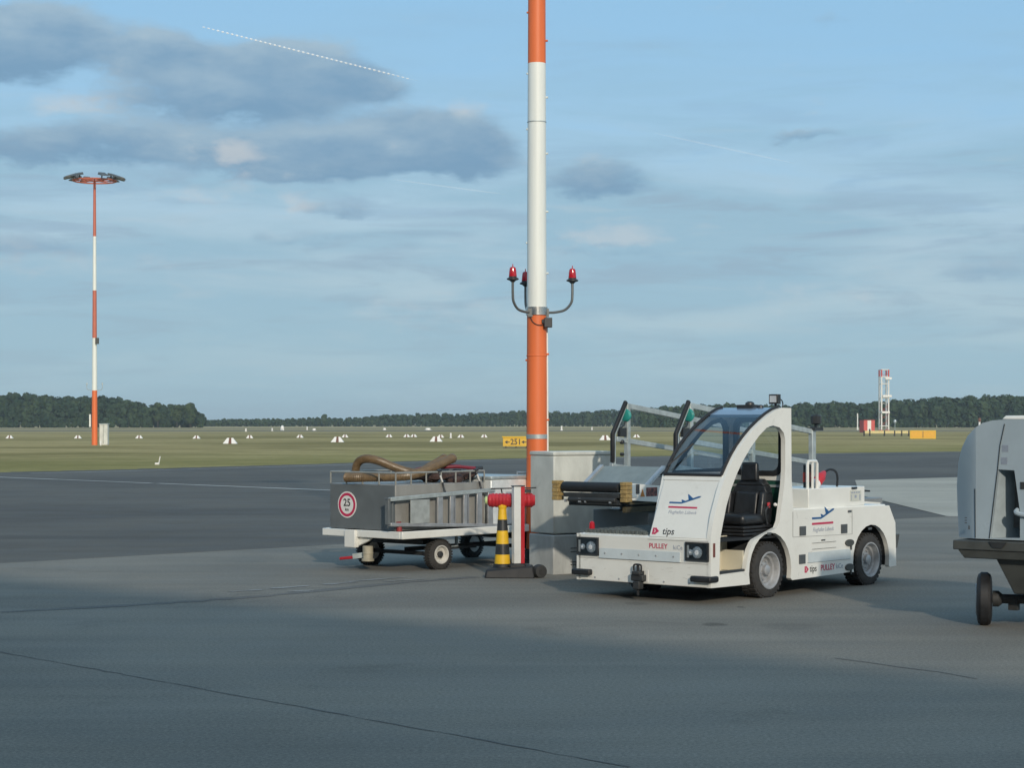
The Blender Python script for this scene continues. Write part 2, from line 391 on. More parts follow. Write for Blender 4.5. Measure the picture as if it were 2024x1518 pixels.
# ------------------------------------------------------------------ ground
def ground_mat(name, cols, kind, stains=()):
    m = bpy.data.materials.new(name); m.use_nodes = True; t = NT(m.node_tree); b = t.n['Principled BSDF']
    g = t.new('ShaderNodeNewGeometry'); pos = g.outputs['Position']
    def mp(sc, rz=0.0):
        q = t.new('ShaderNodeMapping'); q.inputs['Scale'].default_value = sc; q.inputs['Rotation'].default_value = (0, 0, rz); t.k.new(pos, q.inputs[0]); return q.outputs[0]
    if kind == 'grass':
        big = t.noise(mp((0.016, 0.034, 1)), 1, 5, 0.62, 0.8); med = t.noise(mp((0.11, 0.17, 1)), 1, 6, 0.7, 0.4); fine = t.noise(mp((1.2, 1.6, 1)), 1, 6, 0.75)
        f = t.m('ADD', t.m('MULTIPLY', big.outputs[0], 0.6), t.m('MULTIPLY', med.outputs[0], 0.4))
        c = t.mix(t.ramp(f, 0.41, 0.58), c4(cols[0]), c4(cols[1]))
        sy = t.new('ShaderNodeSeparateXYZ'); t.k.new(pos, sy.inputs[0])
        edge = t.m('SUBTRACT', sy.outputs[1], t.m('MULTIPLY', sy.outputs[0], 1.03))      # greener verge along the taxiway
        e = t.m('ADD', t.m('MULTIPLY', t.m('SUBTRACT', med.outputs[0], 0.5), 60.0), edge)
        c = t.mix(t.m('MULTIPLY', t.ramp(e, 150.0, 92.0), 0.5), c, c4(cols[2]))
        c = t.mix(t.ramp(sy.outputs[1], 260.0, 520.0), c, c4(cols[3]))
        c = t.mix(t.m('MULTIPLY', t.ramp(fine.outputs[0], 0.35, 0.7), 0.55), c, t.mix(0.5, c, (0.02, 0.025, 0.01, 1)))
        t.k.new(c, b.inputs['Base Color']); b.inputs['Roughness'].default_value = 0.95; b.inputs['Specular IOR Level'].default_value = 0.1
        bp = t.new('ShaderNodeBump'); bp.inputs['Strength'].default_value = 0.6; bp.inputs['Distance'].default_value = 0.12
        t.k.new(fine.outputs[0], bp.inputs['Height']); t.k.new(bp.outputs[0], b.inputs['Normal'])
    else:
        ang = R(-44)
        big = t.noise(mp((0.12, 0.12, 1)), 1, 4, 0.6, 0.4); strk = t.noise(mp((0.10, 0.9, 1), ang), 1, 5, 0.62, 0.3)
        med = t.noise(mp((1.1, 1.1, 1)), 1, 5, 0.6); grain = t.noise(mp((40, 40, 1)), 1, 4, 0.8); grit = t.noise(mp((160, 160, 1)), 1, 2, 0.6)
        f = t.m('ADD', t.m('MULTIPLY', big.outputs[0], 0.5), t.m('ADD', t.m('MULTIPLY', strk.outputs[0], 0.35), t.m('MULTIPLY', med.outputs[0], 0.15)))
        c = t.mix(t.ramp(f, 0.40, 0.60), c4(cols[0]), c4(cols[1]))
        gg = t.m('ADD', t.m('MULTIPLY', grain.outputs[0], 0.75), t.m('MULTIPLY', grit.outputs[0], 0.25))
        c = t.mix(t.m('MULTIPLY', t.ramp(gg, 0.51, 0.62), 0.5), c, t.mix(1.0, c, (1.75, 1.75, 1.75, 1), 'MULTIPLY'))
        c = t.mix(t.m('MULTIPLY', t.ramp(gg, 0.49, 0.39), 0.5), c, t.mix(1.0, c, (0.42, 0.42, 0.42, 1), 'MULTIPLY'))
        st = t.noise(mp((0.5, 0.5, 1)), 1, 6, 0.72, 0.8)
        c = t.mix(t.m('MULTIPLY', t.ramp(st.outputs[0], 0.56, 0.70), 0.35), c, t.mix(1.0, c, (0.55, 0.54, 0.52, 1), 'MULTIPLY'))
        if stains:
            sp = t.new('ShaderNodeSeparateXYZ'); t.k.new(pos, sp.inputs[0])
            wx = t.m('MULTIPLY', t.m('SUBTRACT', st.outputs[0], 0.5), 0.5)
            for (gx, gy, rx, ry, amp) in stains:
                u = t.m('DIVIDE', t.m('SUBTRACT', t.m('ADD', sp.outputs[0], wx), gx), rx); v = t.m('DIVIDE', t.m('SUBTRACT', t.m('ADD', sp.outputs[1], wx), gy), ry)
                k = t.m('MULTIPLY', t.ramp(t.m('ADD', t.m('MULTIPLY', u, u), t.m('MULTIPLY', v, v)), 1.3, 0.35), amp)
                c = t.mix(k, c, t.mix(1.0, c, (0.42, 0.42, 0.43, 1), 'MULTIPLY'))
        t.k.new(c, b.inputs['Base Color']); t.k.new(t.ramp(med.outputs[0], 0.3, 0.7, 0.72, 0.9), b.inputs['Roughness']); b.inputs['Specular IOR Level'].default_value = 0.2
        bp = t.new('ShaderNodeBump'); bp.inputs['Strength'].default_value = 0.5; bp.inputs['Distance'].default_value = 0.006
        t.k.new(gg, bp.inputs['Height']); t.k.new(bp.outputs[0], b.inputs['Normal'])
    return m


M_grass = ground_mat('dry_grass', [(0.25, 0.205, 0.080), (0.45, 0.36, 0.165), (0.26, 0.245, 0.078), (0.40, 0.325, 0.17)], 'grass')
M_asph = ground_mat('dark_asphalt', [(0.092, 0.086, 0.077), (0.130, 0.122, 0.106)], 'asphalt')
STAINS = []
for (x, y, rx, ry, amp) in ((1418, 1236, 26, .16, .7), (1466, 1202, 9, .10, .6), (1250, 1196, 30, .18, .35), (1560, 1240, 60, .30, .25), (700, 1240, 120, .5, .1), (1120, 1300, 160, .45, .1), (880, 1120, 60, .35, .35), (1330, 1180, 130, .5, .35)):
    gx, gy = G(x, y); STAINS.append((gx, gy, rx / F * gy, ry, amp))
M_apron = ground_mat('apron_surface', [(0.172, 0.162, 0.140), (0.240, 0.224, 0.190)], 'asphalt', STAINS)
M_pale = ground_mat('pale_concrete', [(0.36, 0.335, 0.28), (0.45, 0.42, 0.35)], 'asphalt')
M_line = ground_mat('worn_white_line', [(0.42, 0.42, 0.40), (0.60, 0.60, 0.57)], 'asphalt')
M_seal = ground_mat('joint_sealant', [(0.125, 0.122, 0.115), (0.17, 0.165, 0.15)], 'asphalt')
M_worn = ground_mat('worn_paint', [(0.22, 0.22, 0.21), (0.33, 0.33, 0.32)], 'asphalt')
M_seald = ground_mat('dark_sealant', [(0.05, 0.05, 0.05), (0.08, 0.08, 0.078)], 'asphalt')


def sheet(name, poly, z, mat, label=None):
    mb = MB(); mb.add([(p[0], p[1], z) for p in poly], [tuple(range(len(poly)))])
    o = mb.build(name, mat); tag(o, kind='structure')
    if o.data.polygons[0].normal.z < 0: o.data.flip_normals()
    return o


def ribbon(name, pts, w, z, mat, jit=0.0):
    mb = MB(); pts = [Vector(p) for p in pts]; vs = []
    for i, p in enumerate(pts):
        t = (pts[min(i + 1, len(pts) - 1)] - pts[max(i - 1, 0)]).normalized(); n = Vector((-t.y, t.x))
        ww = w * (1 + random.uniform(-jit, jit)) / 2
        vs += [(p.x + n.x * ww, p.y + n.y * ww, z), (p.x - n.x * ww, p.y - n.y * ww, z)]
    mb.add(vs, [(2 * i, 2 * i + 1, 2 * i + 3, 2 * i + 2) for i in range(len(pts) - 1)])
    o = mb.build(name, mat); tag(o, kind='structure')
    if o.data.polygons[0].normal.z < 0: o.data.flip_normals()
    return o


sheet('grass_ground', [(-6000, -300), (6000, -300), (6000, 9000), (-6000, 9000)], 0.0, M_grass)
# dark apron and taxiway up to the grass verge (verge slightly ragged)
edge = [G(0, 934), G(250, 928), G(500, 921), G(800, 912), G(1000, 907), G(1300, 902), G(1640, 896), G(2024, 891)]
verge = []
for i in range(len(edge) - 1):
    for k in range(24):
        t = k / 24; verge.append((edge[i][0] * (1 - t) + edge[i + 1][0] * t + random.uniform(-.25, .25), edge[i][1] * (1 - t) + edge[i + 1][1] * t + random.uniform(-.25, .25)))
sheet('asphalt_apron', [(-120, -60), (160, -60), (260, 360)] + verge[::-1] + [(-120, -32)], 0.004, M_asph)
# far runway
sheet('runway', [(-900, 400), (900, 455), (900, 500), (-900, 445)], 0.004, M_asph)
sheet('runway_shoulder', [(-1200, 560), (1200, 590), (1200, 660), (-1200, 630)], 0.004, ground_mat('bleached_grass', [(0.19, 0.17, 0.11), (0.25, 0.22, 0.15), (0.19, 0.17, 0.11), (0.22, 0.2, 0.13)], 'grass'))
# near apron: lighter surface
j1, j2, j3 = G(0, 1115), G(650, 1078), G(1872, 1022)
nb = [(-70, -38), j1, j2, j3]
sheet('near_apron', [(-70, -45), (70, -45), (70, 84), (8.2, 36)] + [j3, j2, j1], 0.008, M_apron)
sheet('pale_apron', [j3, G(1990, 1024), (60, 70), (60, 99), G(1900, 944), G(1690, 950), G(1700, 980)], 0.012, M_pale)
ribbon('taxi_line', [(G(-400, 928)[0], G(-400, 928)[1]), G(0, 944), G(300, 956)], 0.22, 0.012, M_line)
ribbon('taxi_line', [G(312, 956.4), G(650, 970), (3.0, 42.2), (7.0, 38)], 0.22, 0.012, M_line)
ribbon('verge_line', [(e[0] + 1.5, e[1] - 1.7) for e in edge], 0.18, 0.012, M_line)
jo = [Vector(G(0, 1212)), Vector(G(300, 1196)), Vector(G(520, 1180)), Vector(G(760, 1157)), Vector(G(940, 1142))]
ribbon('apron_joint', [p + Vector((random.uniform(-.02, .02), random.uniform(-.02, .02))) for p in smooth_path([(p.x, p.y, 0) for p in jo], 10) for p in [Vector((p.x, p.y))]], 0.16, 0.0105, M_seal, 0.5)
ribbon('apron_joint', [tuple(Vector(G(-160, 1262)).lerp(Vector(G(1240, 1520)), k / 60) + Vector((random.uniform(-.012, .012), random.uniform(-.012, .012)))) for k in range(61)], 0.016, 0.0105, M_seal, 0.7)
ribbon('apron_joint', [G(1650, 1304), G(1720, 1313), G(1780, 1322), G(1860, 1332), G(1930, 1345)], 0.018, 0.0105, M_seal, 0.8)
ribbon('apron_joint', [j1, j2, (2.9, 31.8), j3], 0.05, 0.0165, M_seal, 0.3)
for (x0, y0, x1, y1, w_) in ((455, 1172, 520, 1168, .10), (535, 1166, 610, 1160, .12), (570, 1172, 620, 1169, .07), (640, 1158, 700, 1153, .10), (690, 1152, 800, 1143, .08), (760, 1152, 840, 1147, .06)):
    pts = [tuple(Vector(G(x0, y0)).lerp(Vector(G(x1, y1)), k / 6)) for k in range(7)]
    ribbon('paint_remnant', pts, w_, 0.0125, M_worn, 0.7)
#SPLIT
# ------------------------------------------------------------------ tall mast beside the cabinet
MX, MY = 0.311, 24.1
def mz(py): return H + (HY - py) * MY / F
mast = empty('light_mast', (MX, MY, 0), 'tall thick orange and white banded mast with three red lamps behind the cabinet', 'mast')
def mr_(z): return 0.1345 - 0.0035 * z
def seg(z0, z1, e=0): return [(mr_(z0) + e, z0), (mr_(z1) + e, z1)]
pole = MB()
for (y0, y1, mi) in ((1113, 622, 0), (622, 125, 1), (125, -420, 0), (-420, -900, 1)):
    pole.lathe(seg(max(0.0, mz(y0)), mz(y1)), (0, 0, 0), seg=40, mi=mi)
pole_o = pole.build('pole', [M_orange, M_mastw], mast)
for y, t, mt in ((241, .012, M_galv), (703, .014, M_orange), (905, .012, M_orange)):
    z = mz(y); MB().lathe([(mr_(z) + .004, z - t / 2), (mr_(z) + .006, z - t / 2 + .003), (mr_(z) + .006, z + t / 2 - .003), (mr_(z) + .004, z + t / 2)], (0, 0, 0), seg=40).build('joint_ring', mt, mast)
z = mz(863); MB().lathe([(mr_(z) + .001, z - .028), (mr_(z) + .004, z - .028), (mr_(z) + .004, z + .028), (mr_(z) + .001, z + .028)], (0, 0, 0), seg=40).build('grey_band', M_galv, mast)
MB().lathe([(0.21, 0), (0.21, .03), (.15, .05), (.15, .16), (.137, .18)], (0, 0, 0), seg=32).build('base_flange', M_chassis, mast)
zc = mz(615)
MB().lathe([(mr_(zc) + .002, zc - .05), (mr_(zc) + .014, zc - .05), (mr_(zc) + .014, zc + .05), (mr_(zc) + .002, zc + .05)], (0, 0, 0), seg=40).build('collar', pm('polished_steel', (.5, .5, .48), .28, .9, .1, 9), mast)
for th in (350, 228, 108):
    c, s_ = math.cos(R(th)), math.sin(R(th)); r0 = mr_(zc)
    pts = smooth_path([(c * r0, s_ * r0, zc - .02), (c * (r0 + .12), s_ * (r0 + .12), zc - .015), (c * .36, s_ * .36, zc + .015), (c * .435, s_ * .435, zc + .10), (c * .45, s_ * .45, zc + .2), (c * .45, s_ * .45, zc + .37)], 6)
    arm = MB().tube(pts, .0165, 10); arm.box((c * r0 - .03, s_ * r0 - .03, zc - .075), (c * r0 + .03, s_ * r0 + .03, zc + .03)); a_o = arm.build('lamp_arm', pm('dark_tube', (.13, .14, .14), .4, .3, .1), mast)
    o = (c * .45, s_ * .45, zc + .36)
    MB().lathe([(.02, -.02), (.04, .0), (.075, .012), (.075, .025), (.05, .04), (.05, .05)], o, seg=20).build('lamp_base', M_blackpl, a_o)
    MB().lathe([(.048, .042), (.050, .055), (.044, .12), (.038, .155), (.025, .168), (.006, .172), (.005, .205)], o, seg=20).build('red_lamp', M_redlens, a_o)
jb = MB().box((.09, -.17, mz(648)), (.19, -.05, mz(648) + .12)); jb.box((.06, -.13, mz(640)), (.10, -.09, mz(632)))
jb_o = jb.build('junction_box', M_blackpl, mast, .006)
MB().tube(smooth_path([(-.09, -.108, zc - .05), (-.05, -.128, zc - .14), (.02, -.138, zc - .18), (.10, -.125, zc - .17)], 6), .005, 6).build('cable', M_chassis, mast)
for k, y in enumerate((80, 192, 303, 418, 540, 700, 830, -30, -140)):
    z = mz(y); r0 = mr_(z); MB().tube([(r0 - .01, 0.0, z), (r0 + .025, -.01, z)], .013, 8).build('step_peg', M_mastw if 130 < y < 600 else M_orange, mast)
for k, y in enumerate((24, 145, 255, 480, 712)):
    z = mz(y); r0 = mr_(z); MB().tube([(-r0 + .01, 0.0, z), (-r0 - .016, -.005, z)], .013, 8).build('step_peg', M_mastw if 130 < y < 600 else M_orange, mast)
MB().bar((mr_(1) + .006, .0, .6), (mr_(5) + .006, 0, mz(640)), .018, .03, mi=0).build('cable_duct', M_mastw, mast)
# floodlight crown, far above the picture
crown = MB(); crown.lathe([(.9, 13.2), (.94, 13.2), (.94, 13.28), (.9, 13.28)], (0, 0, 0), seg=24)
crown.build('crown_ring', M_galv, mast)

# ------------------------------------------------------------------ grey cabinet
CAB = Frame((0.477, 22.1), 34)
cab = CAB.root('electric_cabinet', (.4, .25), 'weathered grey concrete electric cabinet standing in front of the tall mast', 'cabinet')
M_conc = pm('weathered_concrete', (0.56, 0.58, 0.54), 0.75, 0, 0.14, 3.5, bump=.25, bscale=50, dirt=0.35, dirtcol=(0.33, 0.35, 0.32), stretch=(1, 1, .45))
M_concb = pm('shaded_dirty_base', (0.44, 0.46, 0.45), 0.8, 0, 0.16, 4, bump=.3, bscale=50, dirt=0.5, dirtcol=(0.22, 0.23, 0.23), stretch=(1, 1, .4))  # darker base colour holds the tractor's shade, with blotchy dirt over it
cw, cd = .86, .50
MB().box((.012, .012, .475), (cw - .012, cd - .012, 1.375)).build('cabinet_body', M_conc, cab, .012)
MB().box((0, 0, 0), (cw, cd, .462)).build('plinth', M_concb, cab, .014)
lid = MB(); lid.box((.004, .004, 1.378), (cw - .004, cd - .004, 1.425))
lid.build('lid', M_conc, cab, .012)
for zz in (.30, .26, .14, .11):
    MB().box((.24, -.003, zz), (cw - .03, .002, zz + .008)).build('plinth_groove', M_chassis, cab)

# ------------------------------------------------------------------ tow tractor
TUG = Frame((1.901, 18.383), 49.585)
LEN, WID = 3.58, 1.637
tug = TUG.root('tow_tractor', (LEN / 2, WID / 2), 'white electric baggage tow tractor with an open one-seat cab and blue aeroplane logos', 'tow tractor')
S = lambda x, y, b=0.0: TUG.side(x, y, b)
fnb = lambda b0: (lambda p, q, w: (p, b0 + w, q))
def arc(cx, cz, r, a0, a1, n=14): return [(cx + r * math.cos(R(a0 + (a1 - a0) * k / n)), cz + r * math.sin(R(a0 + (a1 - a0) * k / n))) for k in range(n + 1)]
FWA, RWA, WR = 1.045, 3.035, .282
cabprof = [S(*p) for p in ((1434, 941), (1443, 920), (1452, 901), (1463, 882), (1475, 865), (1489, 848), (1504, 833), (1519, 820), (1532, 811), (1545, 806))]
outer = [(0.0, .172), (.62, .166)] + arc(FWA, .275, .385, 196, -14) + [(1.45, .160), (2.62, .176)] + arc(RWA, .275, .385, 196, -12) + [(3.43, .182), (3.575, .188), (3.555, .66), (3.42, .853), (1.47, .868), (1.437, 1.2), (1.43, 1.905)] + cabprof[::-1] + [S(1425, 968), S(1412, 1019), (0.0, .665)]
hole = [(.145, .292), (.60, .300), (.625, .40), (.66, .50), (.72, .575), S(1492, 1067), S(1516, 1054), S(1536, 1043), S(1541, 1030), S(1545, 1000), S(1550, 960), S(1552, 930), S(1552, 868), S(1549, 855), S(1541, 845), S(1528, 841), S(1516, 845), S(1500, 862), S(1483, 886), S(1468, 912), S(1456, 938), S(1446, 965), S(1436, 1000), S(1429, 1035), (.16, .64)]
MB_ = MB(); plate(MB_, [outer, hole], .05, fnb(0.0), .008)
MB_.build('side_panel', M_white, tug)
# far side panel, no cab on that side
outer2 = [(0.0, .172), (.62, .166)] + arc(FWA, .275, .385, 196, -14) + [(1.45, .160), (2.62, .176)] + arc(RWA, .275, .385, 196, -12) + [(3.43, .182), (3.575, .188), (3.555, .66), (3.42, .853), (1.47, .868), (1.42, .64), (0.0, .64)]
MB_ = MB(); plate(MB_, [outer2], .05, fnb(WID - .05), .008); MB_.build('side_panel', M_white, tug)
# front panel with bumper
fp = MB(); fp.prism([(0.0, .02, .172), (.045, .02, .172), (.045, .02, .636), (.03, .02, .645), (0.0, .02, .636)], (0, WID - .04, 0))
fp.build('front_panel', M_white, tug, .008)
MB().hexa([(-.012, .355, .402), (.0, .355, .402), (.0, 1.345, .402), (-.012, 1.345, .402), (-.004, .355, .502), (.0, .355, .502), (.0, 1.345, .502), (-.004, 1.345, .502)]).build('front_strip', M_lblue, tug, .003)
for k in range(5): MB().lathe([(.009, 0), (.009, .006), (.004, .008)], (-.008, .43 + k * .21, .455), (-1, 0, 0), 8).build('bolt', M_steel, tug)
# flat load bed beside the cab
MB().box((.03, .78, .60), (1.42, WID - .055, .648)).build('load_bed', M_white, tug, .004)
bm_ = MB(); bm_.box((.04, .80, .650), (1.40, WID - .07, .672))
for k in range(14): bm_.box((.05 + k * .097, .81, .672), (.075 + k * .097, WID - .08, .684))
for k in range(16): bm_.box((.03, .80 + k * .048, .648), (.042, .828 + k * .048, .684))
bm_.build('ribbed_mat', pm('grey_rubber_mat', (.11, .125, .12), .7, 0, .25, 20, dirt=.4, dirtcol=(.2, .2, .18)), tug)
ml = MB().lathe([(.03, 0), (.03, .02), (.026, .06), (.012, .075)], (.10, 1.52, .685), seg=14); ml.build('marker_lamp', M_redlens, tug)
# hull inside the panels
hull = MB(); hull.box((1.46, .055, .22), (2.60, WID - .055, .846)); hull.box((2.60, .36, .22), (3.50, WID - .36, .80)); hull.box((2.55, .055, .665), (3.44, WID - .055, .846)); hull.box((.05, .42, .22), (1.45, WID - .42, .45))
hull.box((.70, .42, .45), (1.44, .76, .60))
hull.build('inner_hull', M_chassis, tug)
MB().prism([(1.45, .05, .847), (3.42, .05, .847), (3.42, .05, .866), (1.45, .05, .880)], (0, WID - .10, 0)).build('rear_deck', M_white, tug, .006)
MB().hexa([(3.545, .05, .19), (3.575, .05, .19), (3.575, WID - .05, .19), (3.545, WID - .05, .19), (3.40, .05, .853), (3.435, .05, .853), (3.435, WID - .05, .853), (3.40, WID - .05, .853)]).build('rear_panel', M_white, tug)
rb = MB(); rb.hexa([(3.585, .03, .36), (3.66, .03, .38), (3.66, WID - .03, .38), (3.585, WID - .03, .36), (3.585, .03, .53), (3.71, .03, .53), (3.71, WID - .03, .53), (3.585, WID - .03, .53)]); rb.box((3.585, .04, .29), (3.63, WID - .04, .34)); rb.build('rear_bumper', M_gpud, tug, .01)
# step recess beside the seat
MB().box((.13, .05, .275), (.63, .32, .296)).build('step', M_white, tug, .004)
MB().box((.15, .012, .297), (.605, .06, .322)).build('step_tread', M_blackpl, tug, .005)
MB().box((.13, .30, .297), (.72, .325, .635)).build('step_back_panel', M_beige, tug)
MB().box((.62, .05, .30), (.64, .30, .50)).build('arch_front', M_beige, tug)
v_ = MB()
for k in range(2):
    x0 = .37 + k * .13
    for i in range(5): v_.box((x0 + i * .022, .290, .575), (x0 + .013 + i * .022, .299, .618))
v_.build('air_vent', M_blackpl, tug)
# wheel wells
for wa in (FWA, RWA):
    for b0, b1 in ((.05, .34), (WID - .34, WID - .05)):
        w = MB(); a_ = arc(wa, .275, .39, 190, -10); a2 = arc(wa, .275, .40, 190, -10); n = len(a_)
        w.add([(p[0], b0, p[1]) for p in a_] + [(p[0], b1, p[1]) for p in a_], [(i, i + 1, n + i + 1, n + i) for i in range(n - 1)])
        w.build('wheel_arch', M_chassis, tug)
def wheel(parent, A, b, sgn, r, w, rim_r, steer=0.0, lug=1.0, tyre=None, name='wheel', spokes=False, hub=M_steel, cap=None):
    """sgn -1: outer face towards -b"""
    m = Matrix.Translation((A, b + sgn * -w / 2, r)) @ Matrix.Rotation(R(steer), 4, 'Z')
    tp = [(rim_r, -w / 2), (rim_r + .012, -w / 2 - .004), (r - .045, -w / 2 + .002), (r - .018, -w / 2 + .012), (r - .004, -w / 2 + .035), (r, -w / 4), (r, w / 4), (r - .004, w / 2 - .035), (r - .018, w / 2 - .012), (r - .045, w / 2 - .002), (rim_r + .012, w / 2 + .004), (rim_r, w / 2)]
    t_ = MB().lathe(tp, (0, 0, 0), (0, 1, 0), 40, c0=False, c1=False)
    nb_ = 34 if lug > .5 else 0
    for k in range(nb_):
        a = 2 * math.pi * k / nb_
        for s0 in (-1, 1):
            a1 = a + s0 * .03
            c0, s_ = math.cos(a1), math.sin(a1); tx, tz = -s_, c0
            rr = r - .012; ro = r + .001 + .004 * lug
            y0, y1 = (-.42 * w, -.04 * w) if s0 < 0 else (.04 * w, .42 * w)
            hw = r * .05
            t_.hexa([(c0 * rr - tx * hw, y0, s_ * rr - tz * hw), (c0 * rr + tx * hw, y0, s_ * rr + tz * hw), (c0 * rr + tx * hw, y1, s_ * rr + tz * hw), (c0 * rr - tx * hw, y1, s_ * rr - tz * hw),
                     (c0 * ro - tx * hw, y0, s_ * ro - tz * hw), (c0 * ro + tx * hw, y0, s_ * ro + tz * hw), (c0 * ro + tx * hw, y1, s_ * ro + tz * hw), (c0 * ro - tx * hw, y1, s_ * ro - tz * hw)])
    o = sgn
    dp = w * .42
    rp = [(rim_r + .004, o * (w / 2 + .002)), (rim_r + .002, o * (w / 2 + .010)), (rim_r - .010, o * (w / 2 + .010)), (rim_r - .018, o * (w / 2 - .006)), (rim_r - .024, o * (w / 2 - dp * .55)), (rim_r - .05, o * (w / 2 - dp * .6)), (rim_r - .056, o * (w / 2 - dp)), (rim_r * .52, o * (w / 2 - dp)), (rim_r * .46, o * (w / 2 - dp * .7)), (rim_r * .30, o * (w / 2 - dp * .65)), (rim_r * .28, o * (w / 2 - dp * .25)), (rim_r * .2, o * (w / 2 - dp * .15)), (.01, o * (w / 2 - dp * .14))]
    ri = MB().lathe(rp, (0, 0, 0), (0, 1, 0), 36, c0=False)
    ri.lathe([(rim_r, -o * (w / 2 - .01)), (rim_r - .02, -o * (w / 2 - .02)), (rim_r - .03, -o * .02)], (0, 0, 0), (0, 1, 0), 32)
    for k in range(6):
        a = 2 * math.pi * k / 6 + .3; ri.lathe([(.009, o * (w / 2 - dp)), (.009, o * (w / 2 - dp * .5)), (.005, o * (w / 2 - dp * .45))], (math.cos(a) * rim_r * .42, 0, math.sin(a) * rim_r * .48), (0, 1, 0), 6)
    for q in (t_, ri): q.v = [m @ p for p in q.v]
    to = t_.build(name, tyre or M_tyre, parent); ri.build('rim', hub, to)
    if cap:
        hc = MB().lathe([(rim_r * .36, o * (w / 2 - dp)), (rim_r * .36, o * (w / 2 - dp * .2)), (rim_r * .22, o * (w / 2 - dp * .05)), (.01, o * (w / 2 - dp * .04))], (0, 0, 0), (0, 1, 0), 20); hc.v = [m @ p for p in hc.v]; hc.build('hub_cap', cap, to)
    return to
for A in (FWA, RWA):
    wheel(tug, A, .015, -1, WR, .20, .185)
    wheel(tug, A, WID - .015, 1, WR, .20, .185)
# cab
fl = MB(); e0 = cabprof[0]
fl.add([(0.0, .045, .636), (0.0, .735, .636), (e0[0], .715, e0[1] + .0), (e0[0], .045, e0[1] + .0), (.04, .045, .636), (.04, .735, .636), (e0[0] + .04, .715, e0[1]), (e0[0] + .04, .045, e0[1])],
       [(0, 1, 2, 3), (4, 7, 6, 5), (0, 3, 7, 4), (1, 5, 6, 2), (3, 2, 6, 7), (0, 4, 5, 1)])
fl.build('cab_front', M_white, tug, .008)
lean = Vector((e0[0], 0, e0[1] - .636)).normalized()
tr_ = MB(); f0 = .92
tr_.add([(e0[0] * f0 - .006, .03, .636 + (e0[1] - .636) * f0), (e0[0] * f0 - .006, .722, .636 + (e0[1] - .636) * f0), (e0[0] - .004, .718, e0[1] + .004), (e0[0] - .004, .03, e0[1] + .004), (e0[0] * f0 + .01, .03, .636 + (e0[1] - .636) * f0), (e0[0] * f0 + .01, .722, .636 + (e0[1] - .636) * f0), (e0[0] + .01, .718, e0[1] + .004), (e0[0] + .01, .03, e0[1] + .004)],
        [(0, 1, 2, 3), (4, 7, 6, 5), (0, 3, 7, 4), (1, 5, 6, 2), (3, 2, 6, 7), (0, 4, 5, 1)]); tr_.build('cab_trim', M_white, tug, .003)
wp = cabprof[:8]
ws = MB(); n = len(wp)
ws.add([(p[0] + .004, .045, p[1] + .004) for p in wp] + [(p[0] + .004, .72, p[1] + .004) for p in wp], [(i, i + 1, n + i + 1, n + i) for i in range(n - 1)])
ws_o = ws.build('windscreen', M_glass, tug)
gk = MB()
for b in (.048, .722):
    gk.tube([(p[0] - .004, b, p[1] + .006) for p in cabprof], .017, 8)
gk.tube([(wp[0][0] - .004, .04, wp[0][1] + .006), (wp[0][0] - .004, .728, wp[0][1] + .006)], .016, 8)
gk.build('windscreen_gasket', M_black, tug)
rp_ = cabprof[7:] + [(1.42, 1.905)]
rf = MB(); n = len(rp_)
rf.add([(p[0], .04, p[1] + .003) for p in rp_] + [(p[0], .735, p[1] + .003) for p in rp_] + [(p[0], .04, p[1] - .025) for p in rp_] + [(p[0], .735, p[1] - .025) for p in rp_],
       [(i, i + 1, n + i + 1, n + i) for i in range(n - 1)] + [(2 * n + i, 3 * n + i, 3 * n + i + 1, 2 * n + i + 1) for i in range(n - 1)] + [(0, n, 3 * n, 2 * n), (n - 1, 3 * n - 1, 4 * n - 1, 2 * n - 1)])
rf.build('roof', pm('smoked_roof', (.20, .27, .36), .12, 0, .05, 3, coat=.3), tug)
# far side of cab with its window
fs_out = [(.05, .64), (1.43, .64), (1.43, 1.905)] + cabprof[::-1]
fs_win = [(.38, 1.27), (1.30, 1.27), (1.34, 1.31), (1.34, 1.70), (1.30, 1.765), (1.22, 1.79), (1.05, 1.755), (.86, 1.66), (.68, 1.53), (.50, 1.38)]
q = MB(); plate(q, [fs_out, fs_win], .035, fnb(.715), .004); q.build('cab_side', M_white, tug)
q = MB(); plate(q, [inset(fs_win, -.018), inset(fs_win, .024)], .05, fnb(.708), .003); sg_o = q.build('side_window', M_black, tug)
q = MB(); q.add([(p[0], .73, p[1]) for p in fs_win], [tuple(range(len(fs_win)))]); q.build('pane', M_glassr, sg_o)
# rear wall with rounded window
fna = lambda a0: (lambda p, q_, w: (a0 + w, p, q_))
rw_out = [(.05, 1.17), (.715, 1.17), (.715, 1.88), (.05, 1.88)]; rw_win = rrect(.10, 1.24, .65, 1.79, .085)
q = MB(); plate(q, [rw_out, rw_win], .03, fna(1.39), .003); q.build('rear_wall', M_white, tug)
q = MB(); plate(q, [rrect(.075, 1.215, .672, 1.815, .10), rrect(.125, 1.268, .620, 1.762, .075)], .045, fna(1.382), .004); rwi = q.build('rear_window', M_black, tug)
q = MB(); q.add([(1.405, p[0], p[1]) for p in rw_win], [tuple(range(len(rw_win)))]); q.build('pane', M_glassr, rwi)
MB().box((1.40, .05, .64), (1.43, .715, 1.168)).build('rear_bulkhead', M_green, tug)
MB().box((1.385, .05, 1.10), (1.40, .70, 1.125)).build('bulkhead_trim', M_galv, tug)
MB().box((.10, .05, .60), (1.40, .715, .625)).build('cab_floor', M_black, tug)
